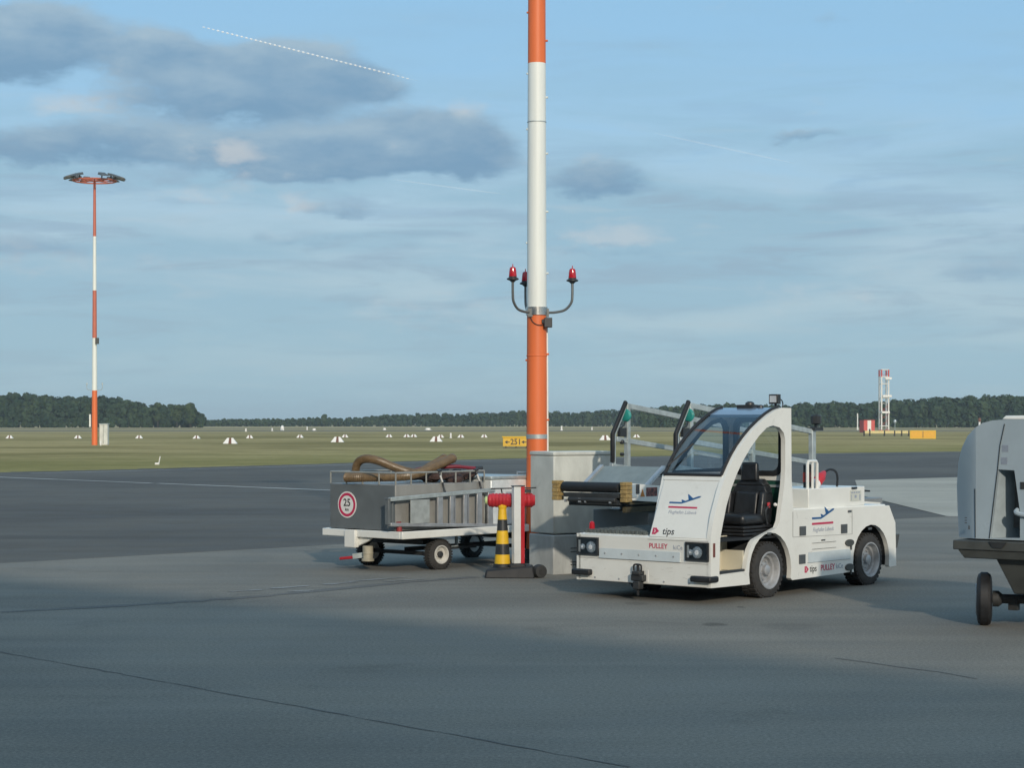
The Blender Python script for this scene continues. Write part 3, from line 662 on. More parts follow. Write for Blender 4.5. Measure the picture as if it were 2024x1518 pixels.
# dashboard and wheel
MB().hexa([(.20, .08, .95), (.36, .08, .95), (.36, .68, .95), (.20, .68, .95), (.26, .08, 1.20), (.34, .08, 1.18), (.34, .68, 1.18), (.26, .68, 1.20)]).build('dashboard', M_blackpl, tug, .01)
swc = Vector((.50, .38, 1.13)); sax = Vector((-.55, 0, .83)).normalized()
sw = MB(); u_ = sax.orthogonal().normalized(); v2 = sax.cross(u_)
sw.tube([swc + (u_ * math.cos(2 * math.pi * k / 24) + v2 * math.sin(2 * math.pi * k / 24)) * .17 for k in range(25)], .012, 8)
for k in range(3): sw.tube([swc, swc + (u_ * math.cos(2.1 * k) + v2 * math.sin(2.1 * k)) * .165], .010, 6)
sw.tube([swc, swc - sax * .22], .022, 8); sw.build('steering_wheel', M_blackpl, tug)
# seat
seat = MB(); seat.box((.74, .12, .735), (1.24, .60, .845)); seat_o = seat.build('seat', M_leather, tug, .045, seg=4)
bk = MB()
prof = [(.66, .20), (.74, .225), (.92, .228), (1.04, .215), (1.12, .175), (1.185, .11)]
for i in range(len(prof) - 1):
    (z0, h0), (z1, h1) = prof[i], prof[i + 1]
    a0, a1 = 1.13 + (z0 - .7) * .18, 1.13 + (z1 - .7) * .18
    bk.hexa([(a0 + .01, .36 - h0, z0), (a0 + .13, .36 - h0, z0), (a0 + .13, .36 + h0, z0), (a0 + .01, .36 + h0, z0), (a1 + .01, .36 - h1, z1), (a1 + .13, .36 - h1, z1), (a1 + .13, .36 + h1, z1), (a1 + .01, .36 + h1, z1)])
bk.build('backrest', M_leather, seat_o, .012)
cp = MB()
for b0, b1, e_ in ((.22, .50, .0), (.125, .20, .03), (.52, .595, .03)):
    cp.hexa([(1.10 - e_, b0, .80), (1.17, b0, .80), (1.17, b1, .80), (1.10 - e_, b1, .80), (1.16 - e_, b0 + .01, 1.06), (1.24, b0 + .01, 1.06), (1.24, b1 - .01, 1.06), (1.16 - e_, b1 - .01, 1.06)])
cp.build('seat_bolster', M_leather, seat_o, .022, seg=3)
MB().hexa([(1.19, .26, 1.165), (1.26, .26, 1.165), (1.26, .46, 1.165), (1.19, .46, 1.165), (1.205, .27, 1.355), (1.26, .27, 1.355), (1.26, .45, 1.355), (1.205, .45, 1.355)]).build('headrest', M_leather, seat_o, .02, seg=3)
bw = MB()
for k in range(3): bw.box((.72, .10, .632 + k * .034), (1.25, .62, .659 + k * .034))
bw.build('seat_bellows', M_black, seat_o, .01)
MB().tube(smooth_path([(1.14, .10, .74), (1.10, .095, .86), (1.16, .09, .93)], 5), .012, 8).build('seat_belt_stalk', M_blackpl, seat_o)
MB().box((1.13, .082, .90), (1.17, .098, .955)).build('belt_buckle', M_red, seat_o, .004)
MB().lathe([(.012, 0), (.02, .012), (.02, .02), (.012, .032)], (1.24, .085, .93), (0, -1, 0), 12).build('lever_knob', M_wp, seat_o)
MB().box((.86, .60, .93), (1.16, .66, .98)).build('armrest', M_leather, seat_o, .015)
# mirror + wiper on the windscreen edge
wi = MB(); wi.bar((e0[0] + .02, .70, 1.33), (e0[0] + .20, .52, 1.55), .014); wi.build('wiper', M_black, tug)
mi_ = MB(); mi_.box((.62, .745, 1.52), (.66, .80, 1.60)); mi_.bar((.64, .735, 1.56), (.7, .73, 1.60), .012); mi_.build('mirror', M_wp, tug, .006)
# roof lamps
sp = MB(); sp.box((1.27, .06, 1.945), (1.33, .165, 2.045)); sp.bar((1.31, .11, 1.90), (1.31, .11, 1.955), .02); sp.tube(smooth_path([(1.33, .11, 2.0), (1.40, .1, 1.99), (1.43, .1, 1.95), (1.42, .1, 1.91)], 5), .007, 6); sp_o = sp.build('spotlight', M_blackpl, tug, .012)
MB().box((1.262, .075, 1.962), (1.272, .15, 2.03)).build('spotlight_lens', M_lens, sp_o)
rl = MB(); rl.box((1.22, .33, 1.905), (1.34, .52, 1.94)); rl.lathe([(.05, 0), (.045, .03), (.02, .045)], (1.28, .40, 1.93)); rl.lathe([(.035, 0), (.03, .03), (.01, .04)], (1.28, .27, 1.90)); rl.build('roof_beacon', M_blackpl, tug)
# headlights
for b0 in (1.352, .018):
    hb = MB(); w_ = .272; z0, z1 = .425, .605
    plate(hb, [[(b0, z0), (b0 + w_, z0), (b0 + w_, z1), (b0, z1)], [(b0 + .02, z0 + .016), (b0 + w_ - .02, z0 + .016), (b0 + w_ - .02, z1 - .016), (b0 + .02, z1 - .016)]], .02, lambda p, q_, w: (-.018 + w, p, q_), .003)
    hb.box((-.006, b0 + .02, z0 + .016), (-.003, b0 + w_ - .02, z1 - .016)); hb_o = hb.build('headlight', M_blackpl, tug)
    off = .03 if b0 < 1 else -.01
    for cc, rr in ((b0 + .105 + off, .058), (b0 + .205 + off * .3, .03)):
        MB().lathe([(rr, .004), (rr * .98, .012), (rr * .75, .016), (rr * .3, .018), (.01, .0185)], (0, cc, (z0 + z1) / 2 - .008), (-1, 0, 0), 20).build('reflector', M_chrome, hb_o)
    MB().box((-.0175, b0 + .02, z0 + .016), (-.0155, b0 + w_ - .02, z1 - .016)).build('lamp_lens', M_lampglass, hb_o)
    tb = MB().box((-.016, b0 + w_ - .045, z0 + .03), (-.012, b0 + w_ - .022, z1 - .03)); tb.build('indicator', M_wp, hb_o)
MB().box((.035, -.006, .465), (.07, .0, .60)).build('side_marker', M_brown, tug, .003)
# corner bumpers, hitch
for b0, b1 in ((-.03, .21), (WID - .20, WID + .03)):
    MB().box((-.055, b0, .225), (.10, b1, .283)).build('corner_bumper', M_black, tug, .015)
ht = MB(); ht.box((-.07, .76, .20), (.0, .905, .262)); ht.box((-.09, .785, .262), (0, .88, .30)); ht.box((-.085, .79, .12), (-.01, .87, .20)); ht.build('tow_hitch', M_chassis, tug, .008)
hh = MB(); hh.tube(smooth_path([(-.05, .79, .30), (-.05, .79, .35), (-.05, .81, .362), (-.05, .86, .362), (-.05, .88, .35), (-.05, .88, .30)], 4), .009, 8); hh.tube([(-.05, .83, .36), (-.05, .83, .06)], .014, 8); hh.build('hitch_pin', M_black, tug)
MB().box((-.004, .74, .19), (.0, .765, .31)).build('hitch_plate', M_wp, tug)
# battery box on the rear deck, guard frame and plug
bx = MB(); bx.box((1.84, .05, .868), (2.98, .62, 1.075)); bx_o = bx.build('battery_box', M_white, tug, .008)
lb = MB(); lb.box((2.67, .046, .92), (2.90, .049, 1.035)); lb.build('box_label', pm('pale_label', (.55, .56, .5), .5, 0, .03), bx_o)
lb = MB()
for k in range(4): lb.box((2.69 + k * .048, .0445, 1.005), (2.725 + k * .048, .0455, 1.02))
lb.box((2.69, .0445, .93), (2.70, .0455, .99)); lb.box((2.86, .0445, .93), (2.88, .0455, .99)); lb.box((2.76, .0445, .955), (2.80, .0455, .985)); lb.build('label_print', M_greyp, bx_o)
lt = MB(); lt.box((2.70, .036, 1.05), (2.80, .049, 1.072)); lt.build('latch', M_blackpl, bx_o)
gf = MB()
hp = [(1.935, .12, 1.075), (1.935, .12, 1.33), (1.95, .12, 1.355), (2.10, .12, 1.355), (2.12, .12, 1.33), (2.12, .12, 1.075)]
gf.tube(hp, .017, 8); gf.tube([(2.03, .12, 1.075), (2.03, .12, 1.355)], .015, 8); gf.build('guard_frame', M_white, tug)
gl_ = MB(); gl_.box((1.965, .15, 1.08), (2.005, .19, 1.32)); gl_.box((2.055, .15, 1.08), (2.095, .19, 1.32)); g_o = gl_.build('lamp_column', M_blackpl, tug)
gl_ = MB(); gl_.box((1.962, .147, 1.14), (2.008, .193, 1.24)); gl_.box((2.052, .147, 1.14), (2.098, .193, 1.24)); gl_.build('red_reflector', pm('dull_red', (.3, .05, .04), .4, 0, .1), g_o)
pl = MB(); pl.lathe([(.035, 0), (.055, .03), (.055, .13), (.045, .15), (.03, .2), (.02, .22)], (2.22, .2, 1.11), (.8, 0, .55), 16); pl_o = pl.build('power_plug', M_red, tug)
MB().lathe([(.05, -.02), (.058, .0), (.058, .03), (.05, .05)], (2.20, .2, 1.10), (.8, 0, .55), 16).build('plug_collar', M_wp, pl_o)
MB().tube(smooth_path([(2.38, .2, 1.225), (2.50, .2, 1.26), (2.62, .2, 1.24), (2.70, .22, 1.17), (2.74, .25, 1.075)], 6), .013, 8).build('power_cable', M_black, pl_o)
# louvres, latches, strips and prints on the near side
lv = []
for (x0, y0, x1, y1) in ((1580, 1041, 1594, 1055), (1662, 1037, 1675, 1051), (1579, 1097, 1591, 1112)):
    a0, z1 = S(x0, y0); a1, z0 = S(x1, y1)
    a1 = a0 + .125 if x0 > 1600 else a0 + .12; z0 = z1 - .095
    g_ = MB(); g_.box((a0, -.006, z0), (a1, -.001, z1)); 
    for i in range(4):
        g_.box((a0 + .006, -.010, z0 + .008 + i * .022), (a1 - .006, -.006, z0 + .020 + i * .022))
    g_.build('louvre', M_grey, tug)
for (x, y) in ((1678, 1073), (1678, 1121)):
    a0, z0 = S(x, y); l_ = MB(); l_.prism([(a0 + .085 * math.cos(k * math.pi / 10), -.001, z0 + .036 * math.sin(k * math.pi / 10)) for k in range(20)], (0, -.014, 0)); l_.box((a0 + .02, -.012, z0 - .075), (a0 + .045, -.001, z0 - .02)); l_.build('oval_latch', M_gpud, tug)
for (x, y) in ((1520, 1055), (1679, 1011), (1719, 1045), (1490, 1055)):
    a0, z0 = S(x, y); MB().box((a0 - .035, -.006, z0 - .012), (a0 + .035, -.001, z0 + .012)).build('hinge', M_grey, tug) if x != 1490 else None
a0, z1 = S(1597, 1091); a1, z0 = S(1681, 1104)
MB().box((a0, -.004, z0 - .005), (a1, -.001, z1 - .01)).build('side_strip', M_lblue, tug)
sm = MB()
for p0, p1, w_ in (((1567, 1062), (1684, 1056), .004), ((1684, 1008), (1684, 1056), .004), ((1596, 1113), (1680, 1105), .008), ((1567, 1062), (1567, 1012), .004)):
    q0, q1 = S(*p0), S(*p1); sm.bar((q0[0], -.0012, q0[1]), (q1[0], -.0012, q1[1]), w_, .002)
sm.build('panel_seam', M_grey, tug)
st_ = MB()
for y in ((1074, 1070), (1086, 1082)):
    q0, q1 = S(1605, y[0]), S(1652, y[1]); st_.bar((q0[0], -.0015, q0[1]), (q1[0], -.0015, q1[1]), .011, .002, up=(0, 0, 1))
q0 = S(1627, 1068); st_.box((q0[0] - .04, -.002, q0[1] - .007), (q0[0] + .04, -.0005, q0[1] + .007)); st_.build('striped_marking', M_blkp, tug)
SU, SV = (1, 0, 0), (0, 0, 1)
def logo(o, u, v, n, w, par):
    """take-off aeroplane line, red line below, airport name"""
    o, u, v, n = Vector(o), Vector(u), Vector(v), Vector(n)
    P = lambda p: o + u * (p[0] * w) + v * (p[1] * w) + n * .0008
    a_ = MB(); th = n * .0015
    for poly in ([(-.5, .10), (-.10, .10), (.02, .135), (.47, .29), (.50, .335), (.40, .325), (.02, .185), (-.08, .145), (-.5, .15)], [(.12, .20), (.05, .38), (.09, .37), (.26, .26)], [(-.09, .145), (-.12, .22), (-.06, .21), (.02, .18)]):
        a_.prism([P(p) for p in poly], th)
    a_.build('aeroplane_logo', M_bluep if w > .3 else M_navy, par)
    a_ = MB(); a_.prism([P(p) for p in ((-.5, -.03), (.45, -.03), (.45, .02), (-.5, .02))], th); a_.build('logo_line', M_redp, par)
    a_ = MB(); text(a_, 'Flughafen Lübeck', w * .135, o + v * (-.15 * w) + n * .001, u, v, .0012, 0, .2); a_.build('airport_name', M_greyp, par)
def tips(o, u, v, n, h, par, gap=1.0):
    o, u, v, n = Vector(o), Vector(u), Vector(v), Vector(n); th = n * .0015
    P = lambda p: o + u * (p[0] * h) + v * (p[1] * h) + n * .0008
    a_ = MB(); a_.prism([P(p) for p in ((-.55, -.5), (.1, -.5), (.1, .5), (-.55, .5))], th); a_.prism([P(p) for p in ((.1, -.42), (.62, 0), (.1, .42))], th); a_.build('arrow_emblem', M_redp, par)
    a_ = MB(); a_.prism([P(p) for p in ((-.30, -.25), (-.18, -.25), (.02, 0), (-.18, .25), (-.30, .25), (-.1, 0))], th * 1.5); a_.build('emblem_chevron', M_wp, par)
    a_ = MB(); text(a_, 'tips', h * 1.45, o + u * (gap * h) + v * (.0 * h) + n * .001, u, v, .0012, h * .012, align='LEFT'); a_.build('lettering', M_blkp, par)
q0 = S(1627, 1034); logo((q0[0], 0, q0[1] + .0), SU, SV, (0, -1, 0), .44, tug)
q0 = S(1594, 1126); tips((q0[0], 0, q0[1]), SU, SV, (0, -1, 0), .065, tug, .95)
q0 = S(1636, 1122); a_ = MB(); text(a_, 'PULLEY', .085, (q0[0], -.001, q0[1]), SU, SV, .0012, .001); a_.build('lettering', M_redp, tug)
q0 = S(1660, 1119); a_ = MB(); text(a_, 'kiCe', .075, (q0[0] - .01, -.001, q0[1]), SU, SV, .0012); a_.build('lettering', M_greyp, tug)
# prints on the cab front (leaning panel)
FU = Vector((0, -1, 0)); FV = lean; FN = FU.cross(FV)
def onfront(px, py):
    for a in [k * .002 for k in range(160)]:
        b, z = TUG.front(px, py, a)
        if z <= .636: return (0, b, z)
        if a >= (z - .636) / (e0[1] - .636) * e0[0]: return (a, b, z)
o_ = onfront(1351, 1003); logo(o_, FU, FV, FN, .36, tug)
o_ = onfront(1296, 1050); tips(o_, FU, FV, FN, .068, tug, 1.25)
b, z = TUG.front(1301, 1080); a_ = MB(); text(a_, 'PULLEY', .068, (-.001, b, z), FU, SV, .0012, .0008); a_.build('lettering', M_redp, tug)
b, z = TUG.front(1340, 1083); a_ = MB(); text(a_, 'kiCe', .06, (-.001, b, z), FU, SV, .0012); a_.build('lettering', M_greyp, tug)

sc_ = MB(); z_ = .166
for k in range(34):
    a = random.uniform(.05, 3.5); zz = random.uniform(.19, .34) if random.random() < .7 else random.uniform(.34, .8)
    if abs(a - FWA) < .45 or abs(a - RWA) < .45 or .1 < a < .66: continue
    l_ = random.uniform(.02, .09); sc_.bar((a, -.0008, zz), (a + l_, -.0008, zz + random.uniform(-.015, .015)), random.uniform(.002, .005), .0012)
for k in range(22):
    b = random.uniform(.05, 1.58); zz = random.uniform(.19, .39); l_ = random.uniform(.02, .08); sc_.bar((-.0008, b, zz), (-.0008, b + l_, zz + random.uniform(-.012, .012)), random.uniform(.002, .005), .0012)
sc_.build('paint_scuffs', pm('scuff_grey', (.42, .41, .38), .7), tug)
sm = MB(); sm.bar((-.001, .03, .398), (-.001, WID - .03, .398), .004, .002); sm.bar((-.001, .03, .612), (-.001, .75, .612), .003, .002); sm.build('panel_seam', M_grey, tug)
for b in (.25, .55, 1.1, 1.4): MB().lathe([(.010, 0), (.010, .004), (.005, .006)], (-.001, b, .205), (-1, 0, 0), 8).build('bolt', M_steel, tug)

# ------------------------------------------------------------------ belt loader behind the tractor (same heading)
LO = TUG
ldr = LO.root('belt_loader', (3.6, 2.25), 'grey belt loader with raised handrails and black end roller, behind the white tractor', 'belt loader')
B0, B1 = 1.80, 2.74
rl_ = MB(); rl_.lathe([(.03, -.02), (.052, -.01), (.056, .02), (.056, .72), (.052, .75), (.03, .76)], (1.05, B0 + .10, 1.065), (0, 1, 0), 20); rl_.build('end_roller', M_black, ldr)
for b0 in (B0 - .05, B1 - .06):
    q = MB()
    for k in range(5): q.box((.98 + (k % 2) * .006, b0, .915 + k * .043), (1.09, b0 + .085, .956 + k * .043))
    q.build('end_buffer', M_tan, ldr, .006)
un = MB(); un.box((1.0, B0 + .06, .955), (1.12, B1 - .12, 1.0)); un.box((1.0, B0 + .05, .88), (1.05, B1 - .3, .93)); un.box((1.12, B0 + .08, .86), (1.9, B1 - .1, .96)); un.tube([(1.0, B0 + .1, .93), (1.0, B1 - .2, .93)], .03, 8); un.build('boom_underside', M_chassis, ldr, .006)
q = MB()
for k, (b, s_) in enumerate(((B0 + .15, .03), (B1 - .38, .035), (B1 - .45, .02), (B1 - .18, .025))): q.box((.975, b, .90), (1.0, b + s_, .90 + s_ * 1.3))
q.build('clamp_fittings', M_alu, ldr)
yb = MB(); yb.box((1.12, B0 + .02, .885), (1.75, B0 + .06, .905)); yb.box((1.10, B0 + .05, .80), (2.6, B0 + .09, .86)); yb.build('boom_edge', pm('dirty_black_yellow', (.07, .058, .03), .6, 0, .4, 12), ldr)
def drop(a): return max(0.0, (a - 2.26)) * .118
sp_ = MB()
for a0, a1 in ((1.09, 1.75), (1.75, 3.0), (3.0, 5.0), (5.0, 6.4)):
    zt0, zt1 = 1.115 - .07 * (a0 - 1.09), 1.115 - .07 * (a1 - 1.09)
    sp_.hexa([(a0, B0, zt0 - .18), (a1, B0, zt1 - .18), (a1, B0 + .03, zt1 - .18), (a0, B0 + .03, zt0 - .18), (a0, B0, zt0), (a1, B0, zt1), (a1, B0 + .03, zt1), (a0, B0 + .03, zt0)])
sp_o = sp_.build('boom_side', M_white, ldr)
q = MB(); q.box((1.09, B0 - .012, .96), (1.22, B0 - .001, 1.10)); q.build('grey_hatch', M_gpu, sp_o, .004)
q = MB(); q.box((1.20, B0 - .02, 1.0), (1.26, B0 - .001, 1.10)); q.build('switch', M_blackpl, sp_o, .004)
q = MB(); q.prism([(1.295, B0 - .001, .965), (1.375, B0 - .001, .965), (1.335, B0 - .001, 1.05)], (0, -.002, 0)); q.build('warning_triangle', pm('warning_orange', (.6, .22, .03), .5), sp_o)
q = MB(); q.box((1.40, B0 - .003, .965), (1.60, B0 - .001, 1.06)); q.build('sticker', pm('dark_picture_sticker', (.16, .05, .04), .5, 0, .9, 30), sp_o)
dk = MB()
dk.hexa([(1.50, B0 + .06, 1.085), (1.53, B0 + .06, 1.07), (1.53, B1 - .03, 1.07), (1.50, B1 - .03, 1.085), (1.80, B0 + .06, 1.275), (1.83, B0 + .06, 1.26), (1.83, B1 - .03, 1.26), (1.80, B1 - .03, 1.275)]); dk.build('end_plate', pm('grey_green_plate', (.22, .26, .26), .5, .1, .12, 6, dirt=.2, dirtcol=(.3, .33, .32)), ldr)
for b_ in (B1 - .04, B0 + .05): MB().bar((1.47, b_, 1.075), (1.79, b_, 1.275), .05, .03).build('plate_edge', M_alu, ldr)
bt = MB(); bt.hexa([(1.06, B0 + .09, 1.105), (1.5, B0 + .09, 1.07), (1.5, B1 - .12, 1.07), (1.06, B1 - .12, 1.105), (1.06, B0 + .09, 1.12), (1.5, B0 + .09, 1.085), (1.5, B1 - .12, 1.085), (1.06, B1 - .12, 1.12)])
bt.hexa([(1.83, B0 + .09, 1.22), (6.3, B0 + .09, .88), (6.3, B1 - .12, .88), (1.83, B1 - .12, 1.22), (1.83, B0 + .09, 1.24), (6.3, B0 + .09, .90), (6.3, B1 - .12, .90), (1.83, B1 - .12, 1.24)]); bt.build('conveyor_belt', M_black, ldr)
for b in (B0 + .03, B1 - .04):
    pr = MB(); Z = lambda z, a: z - drop(a)
    RE = 4.80
    pr.bar((2.26, b, Z(1.95, 2.26)), (RE, b, Z(1.95, RE)), .035, .06)
    pr.bar((2.05, b, Z(1.575, 2.05)), (RE, b, Z(1.575, RE)), .032, .055)
    pr.bar((1.95, b, Z(1.262, 1.95)), (RE, b, Z(1.262, RE)), .05, .075)
    for a in (2.26, 3.5, RE): pr.bar((a, b, Z(1.25, a)), (a, b, Z(1.97, a)), .055, .055)
    pr.bar((2.02, b, 1.25), (2.02, b, 1.62), .025, .025); pr.bar((2.02, b, 1.62), (2.25, b, 1.97), .025, .025)
    pr.bar((RE + .05, b, .8), (RE + .05, b, Z(1.97, RE)), .04, .04)
    pr.build('handrail', M_galv, ldr, .004)
    hd = MB(); hd.bar((1.985, b, 1.31), (1.985, b, 1.645), .045, .04, up=(1, 0, 0)); hd.bar((1.985, b, 1.63), (2.235, b, 2.0), .045, .04, up=(0, 1, 0)); hd.build('rail_pad', M_black, ldr, .01)
    lm = MB(); lm.lathe([(.02, -.03), (.06, -.02), (.075, .0), (.06, .03), (.02, .04)], (2.23, b, 1.84), (1, 0, 0), 16); lm.build('rail_lamp', M_teal, ldr)
    kb = MB(); kb.box((2.10, b - .02, 1.60), (2.22, b + .02, 1.70)); kb.tube(smooth_path([(2.23, b, 1.80), (2.2, b, 1.73), (2.12, b, 1.70), (2.07, b, 1.66)], 5), .01, 6); kb.build('rail_controls', M_blackpl, ldr)
    for zk, rk in ((1.54, .025), (1.40, .02)): MB().lathe([(rk, 0), (rk, .03), (rk * .7, .04)], (2.14, b, zk), (0, -1, 0), 10).build('rail_knob', M_blackpl, ldr)
tl = MB(); tl.lathe([(.05, 0), (.066, .01), (.066, .10), (.05, .115)], (4.90, B0 + .03, 1.74), seg=8); tl.bar((4.90, B0 + .03, 1.69), (4.90, B0 + .03, 1.75), .03); tl.box((4.78, B0 - .03, 1.665), (4.97, B0 + .09, 1.70)); tl.build('rear_lamp', M_blackpl, ldr)
ch = MB(); ch.box((1.55, B0 + .08, .34), (6.6, B1 - .10, .80)); ch.box((1.9, B0 + .2, .8), (4.2, B1 - .2, .95)); ch.build('chassis', pm('mid_grey_paint', (.22, .235, .24), .5, 0, .1, 4), ldr, .01)
q = MB()
for a in (2.9, 3.7):
    for k in range(4): q.box((a, B0 + .2, .70 + k * .05), (a + .5, B0 + .22, .73 + k * .05))
q.build('grille', M_galv, ldr)
for a in (2.4, 5.6):
    wheel(ldr, a, B0 + .04, -1, .28, .18, .16); wheel(ldr, a, B1 - .04, 1, .28, .18, .16)
#SPLIT2
# ------------------------------------------------------------------ equipment cart with its load
K = Frame((-1.27, 22.3), 49)
cart = K.root('equipment_cart', (1.25, .67), 'low white flatbed trailer cart carrying a grey box with a round 25 sign', 'cart')
CL, CWD = 2.55, 1.35
pf = MB(); pf.box((.03, .03, .405), (CL - .03, CWD - .03, .478)); pf.build('deck', M_grey, cart)
fr = MB(); fr.box((0, .045, .40), (.045, CWD, .487)); fr.build('front_beam', M_white, cart, .008)
fr = MB(); fr.box((0, 0, .40), (CL, .044, .489)); fr.build('side_beam', M_white, cart, .008)
fr = MB(); fr.box((.046, CWD - .044, .40), (CL, CWD, .489)); fr.build('side_beam', M_white, cart, .008)
un = MB(); un.box((.60, .25, .30), (.90, CWD - .25, .36)); un.box((.70, .15, .165), (.76, CWD - .15, .21)); un.box((2.52, .15, .165), (2.58, CWD - .15, .21)); un.box((2.3, .3, .30), (2.75, CWD - .3, .38)); un.box((.75, .64, .20), (2.5, .70, .25)); un.bar((.9, .30, .235), (1.6, .30, .235), .03)
un.box((2.30, .14, .22), (2.7, .30, .38)); un.build('undercarriage', M_chassis, cart)
br = MB(); br.box((1.25, .3, .24), (1.28, .33, .40)); br.bar((.9, .3, .25), (1.27, .3, .25), .025); br.build('brake_linkage', M_galv, cart)
M_rimw = pm('pale_rim', (.55, .54, .50), .45, 0, .1, 14, dirt=.4, dirtcol=(.25, .23, .2))
for a_, b_, s_, st_ in ((.73, .06, -1, -6), (.73, CWD - .03, 1, -6), (2.55, .06, -1, 0), (2.55, CWD - .06, 1, 0)): wheel(cart, a_, b_, s_, .187, .12, .108, steer=st_, lug=.75, hub=M_rimw, cap=M_chassis)
bk = MB(); bk.box((-.03, .76, .275), (.04, .94, .487)); bk.hexa([(.04, .60, .36), (.08, .60, .36), (.08, .80, .28), (.04, .80, .28), (.04, .55, .40), (.08, .55, .40), (.08, .80, .40), (.04, .80, .40)]); bk.build('coupling_bracket', M_white, cart, .008)
dr = MB(); dr.lathe([(.062, .115), (.075, .12), (.075, .145), (.062, .15), (.062, .20), (.066, .205), (.066, .22), (.062, .225), (.062, .295), (.05, .30)], (.06, .63, 0), seg=20); dr.build('swivel_drum', pm('dusty_beige', (.36, .33, .25), .55, 0, .15, 12), cart)
db = MB(); db.bar((.0, .80, .16), (-.02, 1.02, .135), .035); db.build('drawbar_tip', M_red, cart, .008)
db = MB(); db.bar((.08, .70, .19), (.0, .82, .17), .05, .06); db.build('drawbar', M_galv, cart)
# grey box with rail
bx = K.root('equipment_box', (.9, .7, .49), 'grey metal box with tube rail and round 25 sign on the white trailer cart', 'metal box')
M_boxf = pm('box_grey', (.135, .15, .155), .45, .1, .08, 4, dirt=.2, dirtcol=(.15, .15, .14)); M_boxs = pm('box_side_grey', (.31, .305, .285), .45, .2, .1, 5, dirt=.25, dirtcol=(.17, .165, .15), stretch=(1, 1, .4))
bA, bB, bC, bD = .05, 1.60, .16, 1.255
q = MB(); q.box((bA, bC, .491), (bB, bD, 1.03)); q.build('box_body', M_boxs, bx, .006)
q = MB(); q.box((bA - .012, bC + .004, .495), (bA - .001, bD - .004, 1.026)); q.build('front_plate', M_boxf, bx, .003)
rl = MB(); zr = 1.168
for (p, q_) in (((bA, bC), (bB, bC)), ((bB, bC), (bB, bD)), ((bB, bD), (bA, bD)), ((bA, bD), (bA, bC))):
    n = 6 if abs(p[0] - q_[0]) > .1 else 4
    rl.tube([(p[0], p[1], zr), (q_[0], q_[1], zr)], .011, 8)
    for k in range(n): t = k / n; rl.tube([(p[0] * (1 - t) + q_[0] * t, p[1] * (1 - t) + q_[1] * t, 1.03), (p[0] * (1 - t) + q_[0] * t, p[1] * (1 - t) + q_[1] * t, zr)], .010, 8)
rl.build('top_rail', pm('weathered_tube', (.33, .33, .30), .45, .3, .1, 9), bx)
sg = MB(); cb, cz = .955, .779; xa = bA - .013
sg.lathe([(.158, 0), (.158, .004), (.001, .0041)], (xa, cb, cz), (-1, 0, 0), 40); sg_o = sg.build('speed_sign', M_wp, bx)
q = MB(); plate(q, [[(cb + .142 * math.cos(2 * math.pi * k / 40), cz + .142 * math.sin(2 * math.pi * k / 40)) for k in range(40)], [(cb + .110 * math.cos(2 * math.pi * k / 40), cz + .110 * math.sin(2 * math.pi * k / 40)) for k in range(40)]], .002, lambda p, q_, w: (xa - .0045 - w, p, q_)); q.build('red_ring', M_redp, sg_o)
q = MB(); text(q, '25', .125, (xa - .005, cb, cz + .022), (0, -1, 0), (0, 0, 1), .002, .0015); text(q, 'km', .05, (xa - .005, cb, cz - .058), (0, -1, 0), (0, 0, 1), .002, .0006); q.build('lettering', M_blkp, sg_o)
q = MB(); q.box((bA + .01, bC - .012, .50), (bA + .08, bC - .001, .60)); q.lathe([(.035, 0), (.03, .05), (.01, .11)], (bA + .0, bC - .06, .49), seg=12); q.build('red_wedge', pm('dull_red_plastic', (.25, .03, .03), .6), bx)
for xs in (.80, 1.46):
    q = MB(); q.tube(smooth_path([(xs, bC, zr + .02), (xs - .02, bC - .02, zr - .03), (xs + .03, bC - .015, zr - .12), (xs + .05, bC - .02, .98), (xs + .05, bC - .06, .90)], 5), .011, 6); q.tube([(xs - .04, bC, zr + .01), (xs + .02, bC, zr + .02)], .02, 6); q.build('strap', M_blackpl, bx)
    q = MB(); q.tube([(xs - .02, bC - .028, zr - .04), (xs + .02, bC - .028, zr - .12)], .011, 6); q.build('strap_buckle', M_wp, bx)
# ladder leaning on the box side
ld = K.root('ladder', (.8, .09, .49), 'aluminium ladder lying on its side along the grey box on the cart', 'ladder')
def lt(a): return .868 + (a + .12) * .036
def lbz(a): return .575 - (a + .12) * .044
q = MB(); q.bar((-.12, .09, lt(-.12)), (1.70, .09, lt(1.70)), .05, .045); q.build('stile', M_galv, ld, .004)
q = MB(); q.bar((-.12, .09, lbz(-.12)), (1.74, .09, lbz(1.74)), .05, .04); q.build('stile', M_alu, ld, .004)
for a in (.68, .90, .95, 1.14, 1.19, 1.38, 1.58):
    w_ = .09 if a not in (.95, 1.19) else .03
    q = MB(); q.box((a, .075, lbz(a) + .01), (a + w_, .10, lt(a) - .01)); q.build('tread', M_alu, ld, .003)
q = MB(); q.box((-.15, .08, .575), (-.115, .14, .875)); q.box((-.05, .12, .58), (-.02, .15, .86)); q.box((-.15, .08, .86), (0, .15, .882)); q.build('end_frame', M_boxf, ld, .004)
q = MB(); q.box((.20, .06, .575), (.52, .07, .852)); q.build('flat_plate', pm('zinc_plate', (.42, .45, .44), .4, .3, .12, 12), ld)
